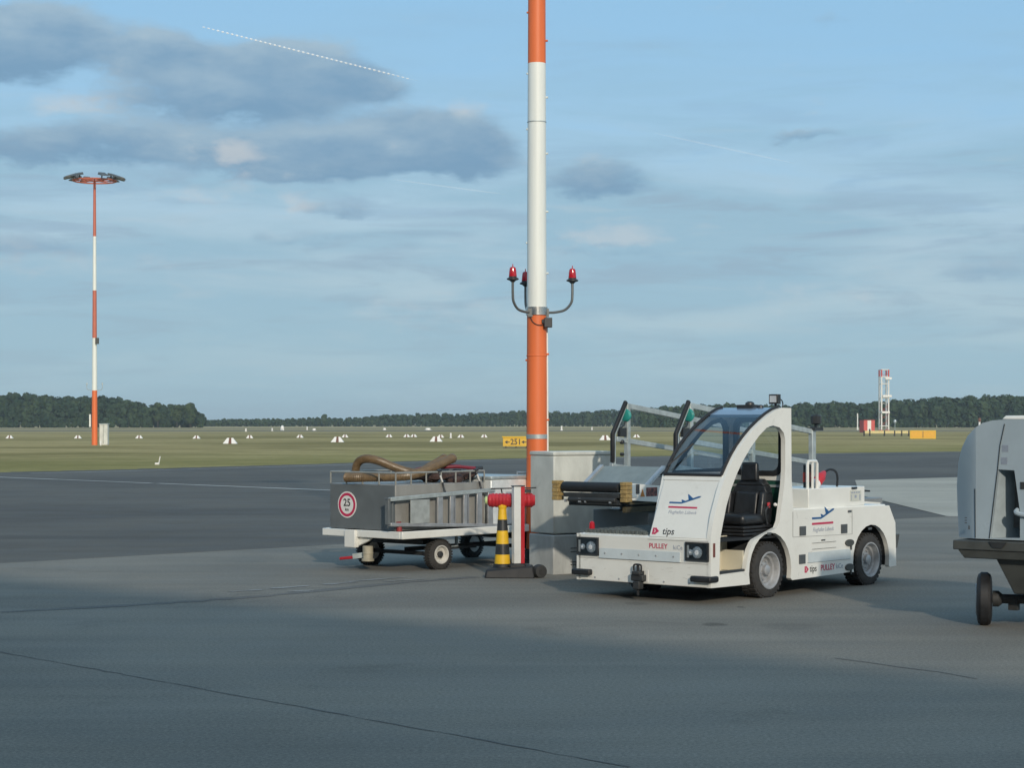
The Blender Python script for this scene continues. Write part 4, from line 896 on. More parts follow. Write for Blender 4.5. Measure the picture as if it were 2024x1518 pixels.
# white metal case behind
wc = K.root('metal_case', (2.1, .6, .49), 'white metal case at the rear of the trailer cart, behind the striped cone', 'case')
q = MB(); q.box((1.66, .10, .491), (2.46, 1.2, 1.055)); q.build('case_body', pm('white_zinc', (.74, .77, .76), .4, .2, .1, 8, dirt=.3, dirtcol=(.4, .43, .43)), wc, .012)
q = MB(); q.box((1.65, .09, 1.057), (2.47, 1.21, 1.10)); q.build('case_lid', M_galv, wc, .01)
q = MB(); q.tube([(2.38, .15, 1.10), (2.38, .15, 1.135), (2.38, .30, 1.135), (2.38, .30, 1.10)], .009, 6); q.build('lid_handle', M_alu, wc)
# hoses in the rail
def hose(name, pts, r, label, group=None):
    P3 = []
    for (x, y, b) in pts:
        a, z_ = K.side(x, y, b); P3.append((a, b, max(z_, 1.036 + r)))
    root = K.root(name, (P3[0][0], P3[0][1], P3[0][2] - r), label, 'hose', group)
    path = smooth_path(P3, 26)
    q = MB(); q.tube(path, r, 14, rf=lambda i: 1 + .06 * (1 if i % 2 else -1)); q.build('hose_body', M_hose, root, smooth=20)
    e = Vector(path[-1]) - Vector(path[-3]); q = MB(); q.lathe([(r * 1.12, -.03), (r * 1.12, .012), (r * .85, .012), (r * .8, -.02)], path[-1], e, 14); q.build('hose_cuff', M_hose, root)
    return root
hose('corrugated_hose', [(684, 944, .95), (715, 944, .72), (760, 943, .55), (800, 941, .45), (830, 934, .45), (862, 921, .5), (894, 906, .6)], .054, 'brown hose lying flat along the rail, rising at its right end', 'brown hoses on the grey box')
hose('corrugated_hose', [(704, 940, 1.05), (703, 928, 1.03), (708, 914, 1.0), (722, 907, .96), (745, 910, .92), (775, 922, .88), (805, 932, .84), (828, 934, .8), (850, 922, .82), (878, 906, .85)], .050, 'brown hose bent in a high arch over the left end of the grey box', 'brown hoses on the grey box')
rh = K.root('red_hose', (1.45, .6, 1.13), 'dark red hose lying over the right end of the grey box rail', 'hose')
q = MB(); q.tube(smooth_path([(1.05, .75, 1.18), (1.25, .65, 1.20), (1.45, .5, 1.215), (1.62, .42, 1.20), (1.72, .40, 1.19)], 6), .022, 8); q.tube(smooth_path([(1.0, .85, 1.16), (1.3, .82, 1.21), (1.6, .7, 1.22), (1.75, .6, 1.2)], 6), .02, 8); q.build('hose_body', pm('dark_red_rubber', (.18, .015, .03), .5), rh)
q = MB(); q.tube([(1.70, .40, 1.19), (1.80, .38, 1.195)], .028, 8); q.build('hose_coupling', M_blackpl, rh)
nt = K.root('storage_net', (1.3, .6, 1.03), 'dark brown folded net heaped inside the rail of the grey box', 'net')
q = MB()
for k in range(26):
    a = 1.0 + random.random() * .55; b = .25 + random.random() * .7; s_ = .07 + random.random() * .05
    q.lathe([(s_ * .3, 0), (s_, .03), (s_ * .9, .07), (s_ * .3, .10)], (a, b, 1.032 + random.random() * .05), (random.uniform(-.4, .4), random.uniform(-.4, .4), 1), 8)
q.build('folded_net', pm('brown_net', (.055, .032, .028), .9, 0, .4, 30), nt)

# ------------------------------------------------------------------ post and cone in front of the cabinet
def gp(px, py, Y): return ((px - CX) / F * Y, H + (HY - py) / F * Y)
YB = 21.85
cn = empty('striped_cone', (gp(993, 1118, YB)[0], YB, 0), 'yellow and black banded cone post on a black rubber foot beside the white marker post', 'cone')
X = lambda px: (px - CX) / F * YB - cn.location.x
def Zb(py): return H + (HY - py) / F * YB
zs = [(1118, .094), (1095, .082), (1074, .074), (1052, .066), (1028, .055), (1003, .047)]
q = MB(); q.lathe([(.20, 0), (.20, .05), (.15, .09), (.11, .12), (.10, Zb(1114))], (0, 0, 0), seg=10); q.build('foot', M_black, cn, .01)
cm = MB()
bands = [(1118, 1096, 0), (1096, 1075, 1), (1075, 1049, 0), (1049, 1027, 1), (1027, 1006, 0)]
def cr(py): return .092 - (1118 - py) / 115 * .048
for y0, y1, mi in bands: cm.lathe([(cr(y0), Zb(y0)), (cr(y1), Zb(y1))], (0, 0, 0), seg=24, mi=mi)
cm.build('cone_body', [M_yellow, M_blackpl], cn)
q = MB(); q.lathe([(.045, 0), (.05, .01), (.05, .03), (.03, .05)], (0, 0, Zb(1006)), seg=16); q.build('cone_cap', M_yellow, cn)
mp = empty('marker_post', ((1022 - CX) / F * 21.75, 21.75, 0), 'white square post with red side strip and red ribbed drum on black foot', 'post')
Zp = lambda py: H + (HY - py) / F * 21.75
m45 = Matrix.Rotation(R(26), 4, 'Z')
def rot(mb, m=m45): mb.v = [m @ v for v in mb.v]; return mb
q = rot(MB().box((-.052, -.035, .165), (.052, .035, Zp(962)))); q.build('post', pm('grey_white_panel', (.66, .68, .67), .4, 0, .05, 5), mp, .005)
q = rot(MB().box((.0535, -.034, .165), (.078, .034, Zp(962) - .002)).box((.030, -.0375, .165), (.078, -.0355, Zp(962) - .002))); q.build('red_strip', M_red, mp, .002)
q = rot(MB().box((-.06, -.04, Zp(962)), (.085, .04, Zp(962) + .012))); q.build('post_cap', M_blackpl, mp, .004)
ft = MB(); ft.hexa([(-.37, -.15, 0), (.20, -.19, 0), (.20, .17, 0), (-.37, .15, 0), (-.35, -.12, .10), (.18, -.15, .145), (.18, .14, .145), (-.35, .12, .10)]); ft.box((-.09, -.08, .10), (.10, .08, .165)); ft.build('rubber_foot', M_black, mp, .02)
q = MB(); q.lathe([(.03, -.06), (.07, -.055), (.078, -.03), (.078, .03), (.07, .055), (.03, .06)], (.25, -.06, .08), (.5, -1, 0), 20); q.lathe([(.03, .0), (.03, .07)], (.25, -.06, .08), (.5, -1, 0), 12); q.build('foot_roller', M_chassis, mp)
dz = Zp(990)
rd = MB(); n = 27
rd.tube([(-.335 + k * .54 / n, .13, dz) for k in range(n + 1)], [(.055 if k in (0, n) else (.07 if k in (1, n - 1) else .079)) for k in range(n + 1)], 18, rf=lambda i: 1 + .05 * (1 if i % 2 else -1)); rd.build('ribbed_drum', M_red, mp, smooth=8)
q = MB(); q.lathe([(.02, 0), (.045, .012), (.05, .035)], (-.372, .13, dz), (1, 0, 0), 14); q.build('drum_cap', pm('lime_plastic', (.55, .65, .3), .5), mp)
q = MB(); q.tube([(-.30, .13, Zp(967)), (-.02, .13, Zp(966)), (.22, .13, Zp(965))], .008, 8); q.tube([(-.18, .13, Zp(967)), (-.17, .13, dz + .08)], .008, 8); q.box((.03, .10, Zp(975)), (.16, .16, Zp(968))); q.build('drum_bracket', M_blackpl, mp)

# ------------------------------------------------------------------ ground power unit at the right edge
V = Frame((3.869, 16.5), 52)
gpu = V.root('ground_power_trailer', (1.2, -.8), 'large rounded grey trailer on a dark tray at the right edge', 'trailer')
prof = [V.front(*p) for p in ((1903, 1064), (1901, 1010), (1900, 960), (1902, 915), (1907, 885), (1915, 862), (1927, 846), (1942, 836), (1962, 831), (1990, 829))]
top = prof[-1][1]; BW = -1.75
prof = prof + [(BW + .35, top), (BW + .12, top - .06), (BW + .02, top - .2), (BW, .78), (BW, prof[0][1])]
fsh = [V.front(*p) for p in ((1973, 928), (2005, 930), (2016, 1012), (2016, 1064), (1957, 1064))]
bs = V.front(1929, 950)[0]                       # left of this line the cover curves back
def back(b_): return .13 * max(0.0, (b_ - bs) / (prof[2][0] - bs)) ** 1.6
lp_ = [p for p in prof[:10] if p[0] > bs + .004]
ztop = next(p0[1] + (p1[1] - p0[1]) * (bs - p0[0]) / (p1[0] - p0[0]) for p0, p1 in zip(prof, prof[1:]) if p0[0] > bs >= p1[0])
rp2 = [(bs, prof[0][1]), (bs, ztop)] + [p for p in prof[:10] if p[0] < bs - .004] + prof[10:-1] + [(BW, prof[0][1])]
q = MB(); plate(q, [rp2, fsh], .03, lambda p, q_, w: (w, p, q_)); q.build('front_panel', M_gpu, gpu)
q = MB(); N_ = 6; rows = []
for (b_, z_) in lp_ + [(bs + .001, ztop)]:
    rows.append([(back(bs + (b_ - bs) * k / N_), bs + (b_ - bs) * k / N_ + .78 * back(bs + (b_ - bs) * k / N_), z_) for k in range(N_ + 1)])
q.add([v for r_ in rows for v in r_], [(i * (N_ + 1) + k, i * (N_ + 1) + k + 1, (i + 1) * (N_ + 1) + k + 1, (i + 1) * (N_ + 1) + k) for i in range(len(rows) - 1) for k in range(N_)])
q.build('curved_panel', M_gpu, gpu, smooth=50)
q = MB(); n = len(prof)
q.add([(max(.03 if p[0] <= bs else 0, back(p[0])), p[0] + .78 * back(p[0]), p[1]) for p in prof] + [(1.35, p[0] + .78 * back(p[0]), p[1]) for p in prof], [(i, (i + 1) % n, n + (i + 1) % n, n + i) for i in range(n)] + [tuple(range(n, 2 * n))]); q.build('shell', M_gpu, gpu)
bi = MB(); D_ = .30
f0, f1, f2, f3, f4 = fsh
pr_ = [(.031, f0[0], f0[1]), (.031, f1[0], f1[1]), (.031, f2[0], f2[1]), (.031, f3[0], f3[1]), (.031, f4[0], f4[1])]
pb_ = [(D_, f0[0] - .10, f0[1]), (D_, f1[0], f1[1]), (D_, f2[0], f2[1]), (D_, f3[0], f3[1]), (D_, f4[0] - .14, f4[1])]
bi.add(pr_ + pb_, [(i, (i + 1) % 5, 5 + (i + 1) % 5, 5 + i) for i in range(5)] + [(5, 6, 7, 8, 9)])
bi.build('recess_wall', pm('recess_grey', (.34, .40, .43), .5), gpu)
a0 = V.front(1990, 945); a1 = V.front(2004, 1010)
q = MB(); q.hexa([(.16, f4[0] - .14, .86), (.19, f4[0] - .14, .86), (.19, f3[0] + .01, .86), (.16, f3[0] + .01, .86), (.16, f0[0] - .09, f0[1] - .01), (.19, f0[0] - .09, f0[1] - .01), (.19, f1[0] + .005, f1[1] - .01), (.16, f1[0] + .005, f1[1] - .01)]); q.build('dark_hole_plate', M_chassis, gpu)  # dark plate standing in for the shaded hole inside the recess
q = MB(); p0 = V.front(1986, 838); p1 = V.front(1977, 880); p2 = V.front(1972, 930); p3 = V.front(1956, 1064)
for u_, v_ in ((p0, p1), (p1, p2), (p2, p3)): q.bar((-.002, u_[0], u_[1]), (-.002, v_[0], v_[1]), .004, .012, up=(1, 0, 0))
u_, v_ = V.front(1927, 966), V.front(1928, 1063); q.bar((-.002, u_[0], u_[1]), (-.002, v_[0], v_[1]), .004, .006, up=(1, 0, 0)); q.build('panel_seam', M_chassis, gpu)
q = MB()
for k in range(7):
    for (x, y) in ((1981, 880), (1979, 905)):
        b_, z_ = V.front(x, y + k * 2.0); q.box((-.003, b_ - .055, z_ - .0025), (-.001, b_, z_ + .0025))
q.build('small_print', M_greyp, gpu)
q = MB(); b_, z_ = V.front(1914, 1042); q.box((-.003, b_ - .014, z_ - .02), (-.001, b_, z_ + .012)); b_, z_ = V.front(1907, 1030)
for k in range(3): q.box((-.003, b_ - .02, z_ - .02 + k * .022), (-.001, b_, z_ - .012 + k * .022))
q.build('small_marking', M_grey, gpu)
q = MB(); b_, z_ = V.front(2012, 1000); q.tube(smooth_path([(.02, b_ + .01, 1.02), (-.01, b_ + .01, 1.0), (-.01, b_ - .05, .98), (-.01, b_ - .2, .97)], 5), .022, 8); q.build('grab_handle', M_gpu, gpu)
q = MB(); b_, z_ = V.front(2017, 960); q.box((-.006, b_ - .06, z_ - .03), (-.001, b_, z_ + .03)); q.build('latch', M_chassis, gpu)
q = MB(); b_, z_ = V.front(2000, 826); q.hexa([(.0, b_ - .14, top + .001), (.3, b_ - .14, top + .001), (.3, b_ + .09, top + .001), (.0, b_ + .09, top + .001), (.01, b_ - .13, top + .032), (.3, b_ - .13, top + .032), (.3, b_ + .06, top + .032), (.01, b_ + .06, top + .032)]); q.build('roof_cap', M_white, gpu, .006)
tr = MB(); tz = V.front(1893, 1068)
tb = tz[0] + .0
tr.box((-.10, BW - .05, .672), (1.42, tb, .752)); tr.hexa([(-.07, BW, .60), (1.38, BW, .60), (1.38, tb - .09, .60), (-.07, tb - .09, .60), (-.09, BW - .03, .672), (1.41, BW - .03, .672), (1.41, tb - .04, .672), (-.09, tb - .04, .672)])
tr.build('tray', M_gpud, gpu, .008)
q = MB(); b_, z_ = V.front(1978, 1078); q.hexa([(-.112, b_ - .06, .70), (-.101, b_ - .06, .70), (-.101, b_ + .02, .70), (-.112, b_ + .02, .70), (-.112, b_ - .10, .75), (-.101, b_ - .10, .75), (-.101, b_ + .06, .75), (-.112, b_ + .06, .75)]); q.build('tray_slot', M_chassis, gpu)
q = MB(); q.hexa([(.1, -.85, .30), (.6, -.85, .30), (.6, -.42, .30), (.1, -.42, .30), (.0, -1.0, .60), (.7, -1.0, .60), (.7, -.30, .60), (.0, -.30, .60)]); q.box((1.12, -1.4, .25), (1.2, -.2, .33)); q.build('axle_mount', M_gpud, gpu, .01)
wheel(gpu, .234, -.03, 1, .232, .125, .13, steer=24, lug=.2, tyre=M_black); wheel(gpu, .92, -1.55, 1, .232, .125, .13, steer=24, lug=.2, tyre=M_black)
q = MB(); q.tube([(.26, -.14, .235), (.62, -.9, .235), (.92, -1.55, .235)], .042, 10); q.lathe([(.07, 0), (.07, .05), (.045, .08)], (.262, -.155, .235), (.408, -.912, 0), 14); q.box((.3, -.36, .14), (.36, -.28, .24)); q.build('front_axle', M_chassis, gpu)
#SPLIT3
# ------------------------------------------------------------------ far floodlight mast on the grass
FX, FY = G(187, 880)
fm = empty('floodlight_mast', (FX, FY, 0), 'thin red and white banded mast with a ring of floodlights on the grass', 'mast')
fz = lambda y: H + (HY - y) * FY / F
fr_ = lambda z: .235 - .0062 * z
q = MB()
for y0, y1, mi in ((880, 772, 0), (772, 668, 1), (668, 574, 2), (574, 467, 1), (467, 356, 2)): q.lathe([(fr_(fz(y0)), max(0, fz(y0))), (fr_(fz(y1)), fz(y1))], (0, 0, 0), seg=20, mi=mi)
M_red2 = pm('faded_red', (.50, .14, .09), .6, 0, .06, 3)
q.build('pole', [M_orange, M_mastw, M_red2], fm)
zt = fz(357); q = MB(); rr = 1.72
q.tube([(rr * math.cos(k * math.pi / 20), rr * math.sin(k * math.pi / 20), zt) for k in range(41)], .06, 8)
for k in range(8): q.tube([(0, 0, zt + .02), (rr * math.cos(k * math.pi / 4 + .2), rr * math.sin(k * math.pi / 4 + .2), zt)], .045, 6)
q.tube([(.7 * math.cos(k * math.pi / 12), .7 * math.sin(k * math.pi / 12), zt + .05) for k in range(25)], .05, 6)
q.build('lamp_ring', M_red2, fm)
for th in (0, 28, -28, 55, -58, 180, 152, 208, 125, 238):
    c, s_ = math.cos(R(th)), math.sin(R(th)); m = Matrix.Translation((c * 1.95, s_ * 1.95, zt + .28)) @ Matrix.Rotation(R(th), 4, 'Z') @ Matrix.Rotation(R(14), 4, 'Y')
    q = MB(); q.hexa([(-.42, -.30, -.06), (.55, -.30, -.02), (.55, .30, -.02), (-.42, .30, -.06), (-.42, -.26, .14), (.45, -.26, .06), (.45, .26, .06), (-.42, .26, .14)]); q.box((-.3, -.04, -.26), (-.2, .04, -.05)); q.v = [m @ v for v in q.v]; q.build('floodlight', M_grey, fm)
z = fz(771)
for s_ in (-1, 1):
    q = MB(); q.tube(smooth_path([(s_ * .2, 0, z), (s_ * .5, 0, z + .02), (s_ * .62, 0, z + .15), (s_ * .62, 0, z + .45)], 5), .025, 6); q.lathe([(.06, .4), (.06, .55), (.03, .6)], (s_ * .62, 0, z), seg=8); q.build('lamp_arm', M_galv, fm)
q = MB(); q.box((.12, -.35, fz(680)), (.38, -.1, fz(668))); q.build('small_box', M_gpud, fm)
q = MB(); q.box((-.42, -.08, fz(844)), (-.30, .08, fz(819))); q.build('white_panel', M_mastw, fm)
fc = empty('grey_cabinet', ((206 - CX) / F * (FY + .3), FY + .3, 0), 'small grey cabinet on the grass right beside the thin red and white mast', 'cabinet')
q = MB(); q.box((-.33, -.3, 0), (.33, .3, 1.66)); q.build('cabinet_body', M_conc, fc, .03)
q = MB(); q.box((-.37, -.34, 1.66), (.37, .34, 1.74)); q.build('lid', M_galv, fc, .02)
q = MB(); q.box((-.02, -.315, .1), (.0, -.301, 1.6)); q.build('door_seam', M_chassis, fc)
wq = empty('white_stake', (G(199, 881)[0], G(199, 881)[1], 0), 'tiny white stake between the thin mast and its grey cabinet', 'stake')
q = MB(); q.lathe([(.05, 0), (.06, .1), (.06, .3), (.02, .36)], (0, 0, 0), seg=10); q.build('stake_body', M_wp, wq)

# ------------------------------------------------------------------ roof shaped field markers
def marker_mesh(name, parent, mat_mid):
    q = MB(); L, W_, T, HH = .62, .36, .26, .50
    xs = [-L, -.13, .15, L]; xt = [-T, -.09, .10, T]
    for k, mi in ((0, 0), (1, 1), (2, 0)):
        q.add([(xs[k], -W_, 0), (xs[k + 1], -W_, 0), (xs[k + 1], W_, 0), (xs[k], W_, 0), (xt[k], -.03, HH), (xt[k + 1], -.03, HH), (xt[k + 1], .03, HH), (xt[k], .03, HH)], [(0, 1, 5, 4), (2, 3, 7, 6), (4, 5, 6, 7), (3, 0, 4, 7), (1, 2, 6, 5)], mi)
    return q.build(name, [M_wp, mat_mid], parent)
M_mkred = pm('marker_red', (.15, .07, .045), .6, 0, .1)
first = None
bigs = [(455, 877, 'big white and red roof-shaped marker, right of the small grey cabinet'), (667, 874, 'big white and red roof-shaped marker above the left end of the hoses'),
        (862, 873, 'big white and red roof-shaped marker above the right end of the hoses'), (1196, 870, 'big white and red roof-shaped marker left of the belt loader rail')]
smalls = [(19, 866.5), (154, 866.5), (275, 866.5), (388.5, 867), (493.5, 866.2), (593, 865.2), (682, 864.6), (769, 864.2), (804, 864), (818, 863.8), (871, 865), (911, 865), (957, 864.6), (1258, 864.5), (1120, 862), (1640, 862)]
smalls = smalls[:14]
slab = {19: 'at the left edge of the picture', 154: 'just left of the thin red and white mast', 275: 'first one right of the small grey cabinet', 388.5: 'below the right end of the near wood', 493.5: 'right of the nearest big marker',
        593: 'alone below the far wood, midway between two big markers', 682: 'just right of a big marker, above the grey box', 769: 'fourth from the orange mast, left of a close pair', 804: 'left one of a close pair above the hose arch', 818: 'right one of a close pair above the hose arch',
        871: 'directly behind a big marker', 911: 'second from the yellow number sign', 957: 'next to the yellow number sign', 1258: 'seen between the belt loader handrails'}
def place_marker(x, y, sc, label, group):
    global first
    r_ = empty('field_marker', (*G(x, y), 0), label, 'marker', group, rz=random.uniform(-.12, .12))
    if first is None: o = marker_mesh('marker_body', r_, M_mkred); first = o
    else:
        o = first.copy(); COL.objects.link(o); o.parent = r_
    r_.scale = (sc, sc, sc)
for x, y, l in bigs: place_marker(x, y, .98, l, 'big roof-shaped field markers')
for x, y in smalls: place_marker(x, y, .68, 'small white roof-shaped marker ' + slab[x], 'small roof-shaped field markers')
# stakes and small posts
def stake(x, y, h, r, label, red=False, name='white_post'):
    gx, gy = G(x, y); k = gy / F; o = empty(name, (gx, gy, 0), label, 'post', 'white posts on the airfield'); hh = h * k; rr = max(r * k, .03)
    q = MB(); q.lathe([(rr * 1.6, 0), (rr * 1.6, hh * .12), (rr, hh * .14), (rr, hh * .93), (rr * .7, hh)], (0, 0, 0), seg=10); q.build('post_body', M_wp, o)
    if red: q = MB(); q.lathe([(rr * 1.5, hh * .7), (rr * 1.8, hh * .85), (rr, hh)], (0, 0, 0), seg=8); q.build('post_head', M_mkred, o)
st = empty('edge_marker', (*G(313, 919), 0), 'white upright board with a white block at its foot at the taxiway edge', 'marker')
q = MB(); q.bar((.02, 0, .05), (.08, 0, .36), .07, .03); q.build('board', M_wp, st)
q = MB(); q.box((-.14, -.08, 0), (.04, .08, .09)); q.build('foot_block', M_wp, st, .02)
stake(891, 866, 10, 1.6, 'white post among the field markers, left of the yellow number sign')
stake(1110, 851, 9, 1.7, 'white post at the far runway, right of the orange mast')
stake(1170, 850, 6, 1.2, 'thin white post at the far runway, left of the belt loader rail')
stake(486, 853, 6, 1.6, 'white post at the far runway, below the left half of the far wood')
stake(538, 852, 6, 1.4, 'white post just left of the white dome on the far runway')
stake(607, 850, 7, 1.1, 'slim white post right of the white dome on the far runway')
stake(621, 851, 4, 3.0, 'low white block right of the white dome on the far runway')
stake(760, 850, 4, 2.5, 'low white block at the far runway above the hose arch')
stake(846, 850, 4, 5.0, 'low pale block at the far runway above the brown hoses')
stake(1936, 852, 26, 2.0, 'white post with a red head behind the left shoulder of the grey trailer', True)
stake(1695, 850, 33, 1.2, 'thin white pole left of the striped hut')
dm = empty('white_dome', (*G(558, 851), 0), 'small white dome building on the far side of the runway', 'building'); k = G(558, 851)[1] / F
q = MB(); q.lathe([(3.6 * k, 0), (3.7 * k, 4 * k), (3.4 * k, 6.5 * k), (2.4 * k, 8.6 * k), (1.0 * k, 9.8 * k), (.05, 10 * k)], (0, 0, 0), seg=20); q.build('dome_shell', M_wp, dm)
q = MB(); q.box((-1 * k, -3.75 * k, 0), (1 * k, -3.6 * k, 3.5 * k)); q.build('door', M_gpu, dm)
# ------------------------------------------------------------------ yellow signs
sx_, sy_ = G(1020, 886); ys = empty('taxiway_sign', (sx_, sy_, 0), 'yellow taxiway sign reading 251 between two arrows, partly behind the orange mast', 'sign'); k = sy_ / F
q = MB(); q.box((-26 * k, -.06, 3.5 * k), (26 * k, .06, 21.0 * k)); q.build('sign_face', M_signy, ys, .02)
q = MB(); q.box((-28 * k, -.11, 21.0 * k), (28 * k, .11, 23.2 * k)); q.build('sign_cap', M_yellow, ys, .02)
q = MB()
for x0 in (-20, 0, 20): q.box((x0 * k - .04, -.04, 0), (x0 * k + .04, .04, 3.5 * k))
q.box((-25 * k, -.09, .0), (25 * k, .09, 1.0 * k)); q.build('sign_foot', M_chassis, ys)
q = MB(); text(q, '251', 16 * k, (-.5 * k, -.062, 12 * k), (1, 0, 0), (0, 0, 1), .006, .01, sx=.9)
for c in (-17.5, 15.5):
    q.prism([((c - 5) * k, -.062, 12 * k), ((c + .5) * k, -.062, 15.5 * k), ((c + .5) * k, -.062, 8.5 * k)], (0, -.006, 0)); q.box(((c + .5) * k, -.068, 11.2 * k), ((c + 5) * k, -.062, 12.8 * k))
q.build('lettering', M_blkp, ys)
sx_, sy_ = G(1824, 868); y2 = empty('taxiway_sign', (sx_, sy_, 0), 'wide amber two-panel sign board near the grey trailer, without writing', 'sign'); k = sy_ / F
for a, b in ((-24, -.6), (.6, 24)):
    q = MB(); q.box((a * k, -.08, 2.5 * k), (b * k, .08, 15.5 * k)); q.build('sign_panel', pm('amber', (.70, .37, .03), .5, 0, .05), y2, .02)
q = MB(); q.box((-25.5 * k, -.1, .6 * k), (25.5 * k, .1, 2.4 * k)); q.box((-25.5 * k, -.1, 15.6 * k), (25.5 * k, .1, 17 * k)); q.box((-25.5 * k, -.1, 2.4 * k), (-24.1 * k, .1, 15.6 * k)); q.box((24.1 * k, -.1, 2.4 * k), (25.5 * k, .1, 15.6 * k)); q.build('sign_frame', M_yellow, y2)
q = MB()
for x0 in (-18, 18): q.box((x0 * k - .06, -.05, 0), (x0 * k + .06, .05, .6 * k))
q.build('sign_foot', M_chassis, y2)
bx0, by0 = G(1756, 862); lb_ = empty('low_barrier', (bx0, by0, 0), 'long low pale yellow beam on short dark posts in front of the lattice tower', 'barrier'); k = by0 / F
q = MB(); q.box((-48 * k, -.12, 5 * k), (44 * k, .12, 10.5 * k)); q.build('beam', pm('pale_yellow', (.62, .52, .24), .5, 0, .1), lb_, .02)
for x0 in (-48, -37, -8, 12, 26, 40): q = MB(); q.box((x0 * k - .09, -.135, 0), (x0 * k + .09, .135, (14 if x0 == -37 else 10.9) * k)); q.build('post', M_chassis, lb_)
# striped hut and lattice tower
hx, hy = G(1714, 855); hut = empty('striped_hut', (hx, hy, 0), 'small hut with red and white vertical stripes beside the lattice tower', 'hut', rz=R(12)); k = hy / F
w_, d_, h_ = 11.5 * k, 11 * k, 24 * k
for i, (mi) in enumerate((M_mkred2 if False else pm('hut_red', (.55, .10, .09), .6, 0, .06), M_wp, MATS['hut_red'])):
    x0, x1 = -w_ + i * 2 * w_ / 3, -w_ + (i + 1) * 2 * w_ / 3; q = MB(); q.box((x0, -d_, 0), (x1, d_, h_)); q.build('wall', mi, hut)
q = MB(); q.box((-w_ * 1.05, -d_ * 1.05, h_), (w_ * 1.05, d_ * 1.05, h_ + 1.5 * k)); q.build('roof', pm('roof_red', (.2, .04, .04), .6), hut)
tx, ty = G(1747, 856); tw = empty('lattice_tower', (tx, ty, 0), 'white and red lattice tower standing on the grass at the right', 'tower', rz=R(8)); k = ty / F
TH = 125 * k; hw = 7.2 * k
lw = MB(); nseg = 9
for i in range(nseg):
    z0, z1 = TH * i / nseg, TH * (i + 1) / nseg; zm = z0 + (z1 - z0) * .45
    for (cx_, cy_) in ((-1, -1), (1, -1), (1, 1), (-1, 1)):
        P_ = lambda z: (cx_ * hw, cy_ * hw, z)
        if i == 0: lw.tube([P_(0), P_(zm)], 1.5 * k, 6, 1); lw.tube([P_(zm), P_(z1)], 1.5 * k, 6, 0)
        else: lw.tube([P_(z0), P_(z1)], 1.5 * k, 6, 1 if i == 8 else 0)
        nx = {(-1, -1): (1, -1), (1, -1): (1, 1), (1, 1): (-1, 1), (-1, 1): (-1, -1)}[(cx_, cy_)]
        lw.tube([P_(z0), (nx[0] * hw, nx[1] * hw, z1 if i % 2 else z0 + 1)], .25 * k, 5, 1 if i in (8, 0, 1, 2, 3) else 0)
        if i % 2 == 0 or i > 5: lw.tube([P_(z1), (nx[0] * hw, nx[1] * hw, z1)], 1.0 * k, 5, 0)
lw.build('lattice', [M_wp, MATS['hut_red']], tw)
for (z0, x0, x1) in ((108, -1, 12), (73, -6, 12), (41, -8, 8)):
    q = MB(); q.box((x0 * k, -hw - .5, z0 * k - 1.9 * k), (x1 * k, -hw - .1, z0 * k + 1.9 * k)); q.build('antenna_panel', M_wp, tw)
lp = empty('airfield_lamp', (*G(1769, 856), 0), 'round lamp on a thin post right of the lattice tower', 'lamp'); k = G(1769, 856)[1] / F
q = MB(); q.lathe([(.5 * k, 0), (.5 * k, 20 * k)], (0, 0, 0), seg=8); q.build('lamp_post', M_gpu, lp)
q = MB(); q.lathe([(.6 * k, 19 * k), (2.6 * k, 20.5 * k), (3 * k, 23 * k), (2.4 * k, 25.4 * k), (.6 * k, 26.5 * k)], (0, 0, 0), seg=14); q.build('lamp_head', M_gpu, lp)

# ------------------------------------------------------------------ woods
def leaf_mat(name, a, b_):
    m = bpy.data.materials.new(name); m.use_nodes = True; t = NT(m.node_tree); b = t.n['Principled BSDF']
    g = t.new('ShaderNodeNewGeometry')
    n1 = t.noise(g.outputs['Position'], .11, 3, .6); n2 = t.noise(g.outputs['Position'], .9, 3, .7)
    f = t.m('ADD', t.m('MULTIPLY', n1.outputs[0], .6), t.m('MULTIPLY', n2.outputs[0], .4))
    t.k.new(t.mix(t.ramp(f, .38, .62), c4(a), c4(b_)), b.inputs['Base Color']); b.inputs['Roughness'].default_value = .75; b.inputs['Specular IOR Level'].default_value = .15
    return m
M_leafA = leaf_mat('dark_leaves', (.022, .044, .024), (.046, .072, .032)); M_leafB = leaf_mat('green_leaves', (.030, .054, .026), (.062, .088, .038))
M_bark = pm('tree_bark', (.035, .032, .026), .9)
rng = random.Random(11)
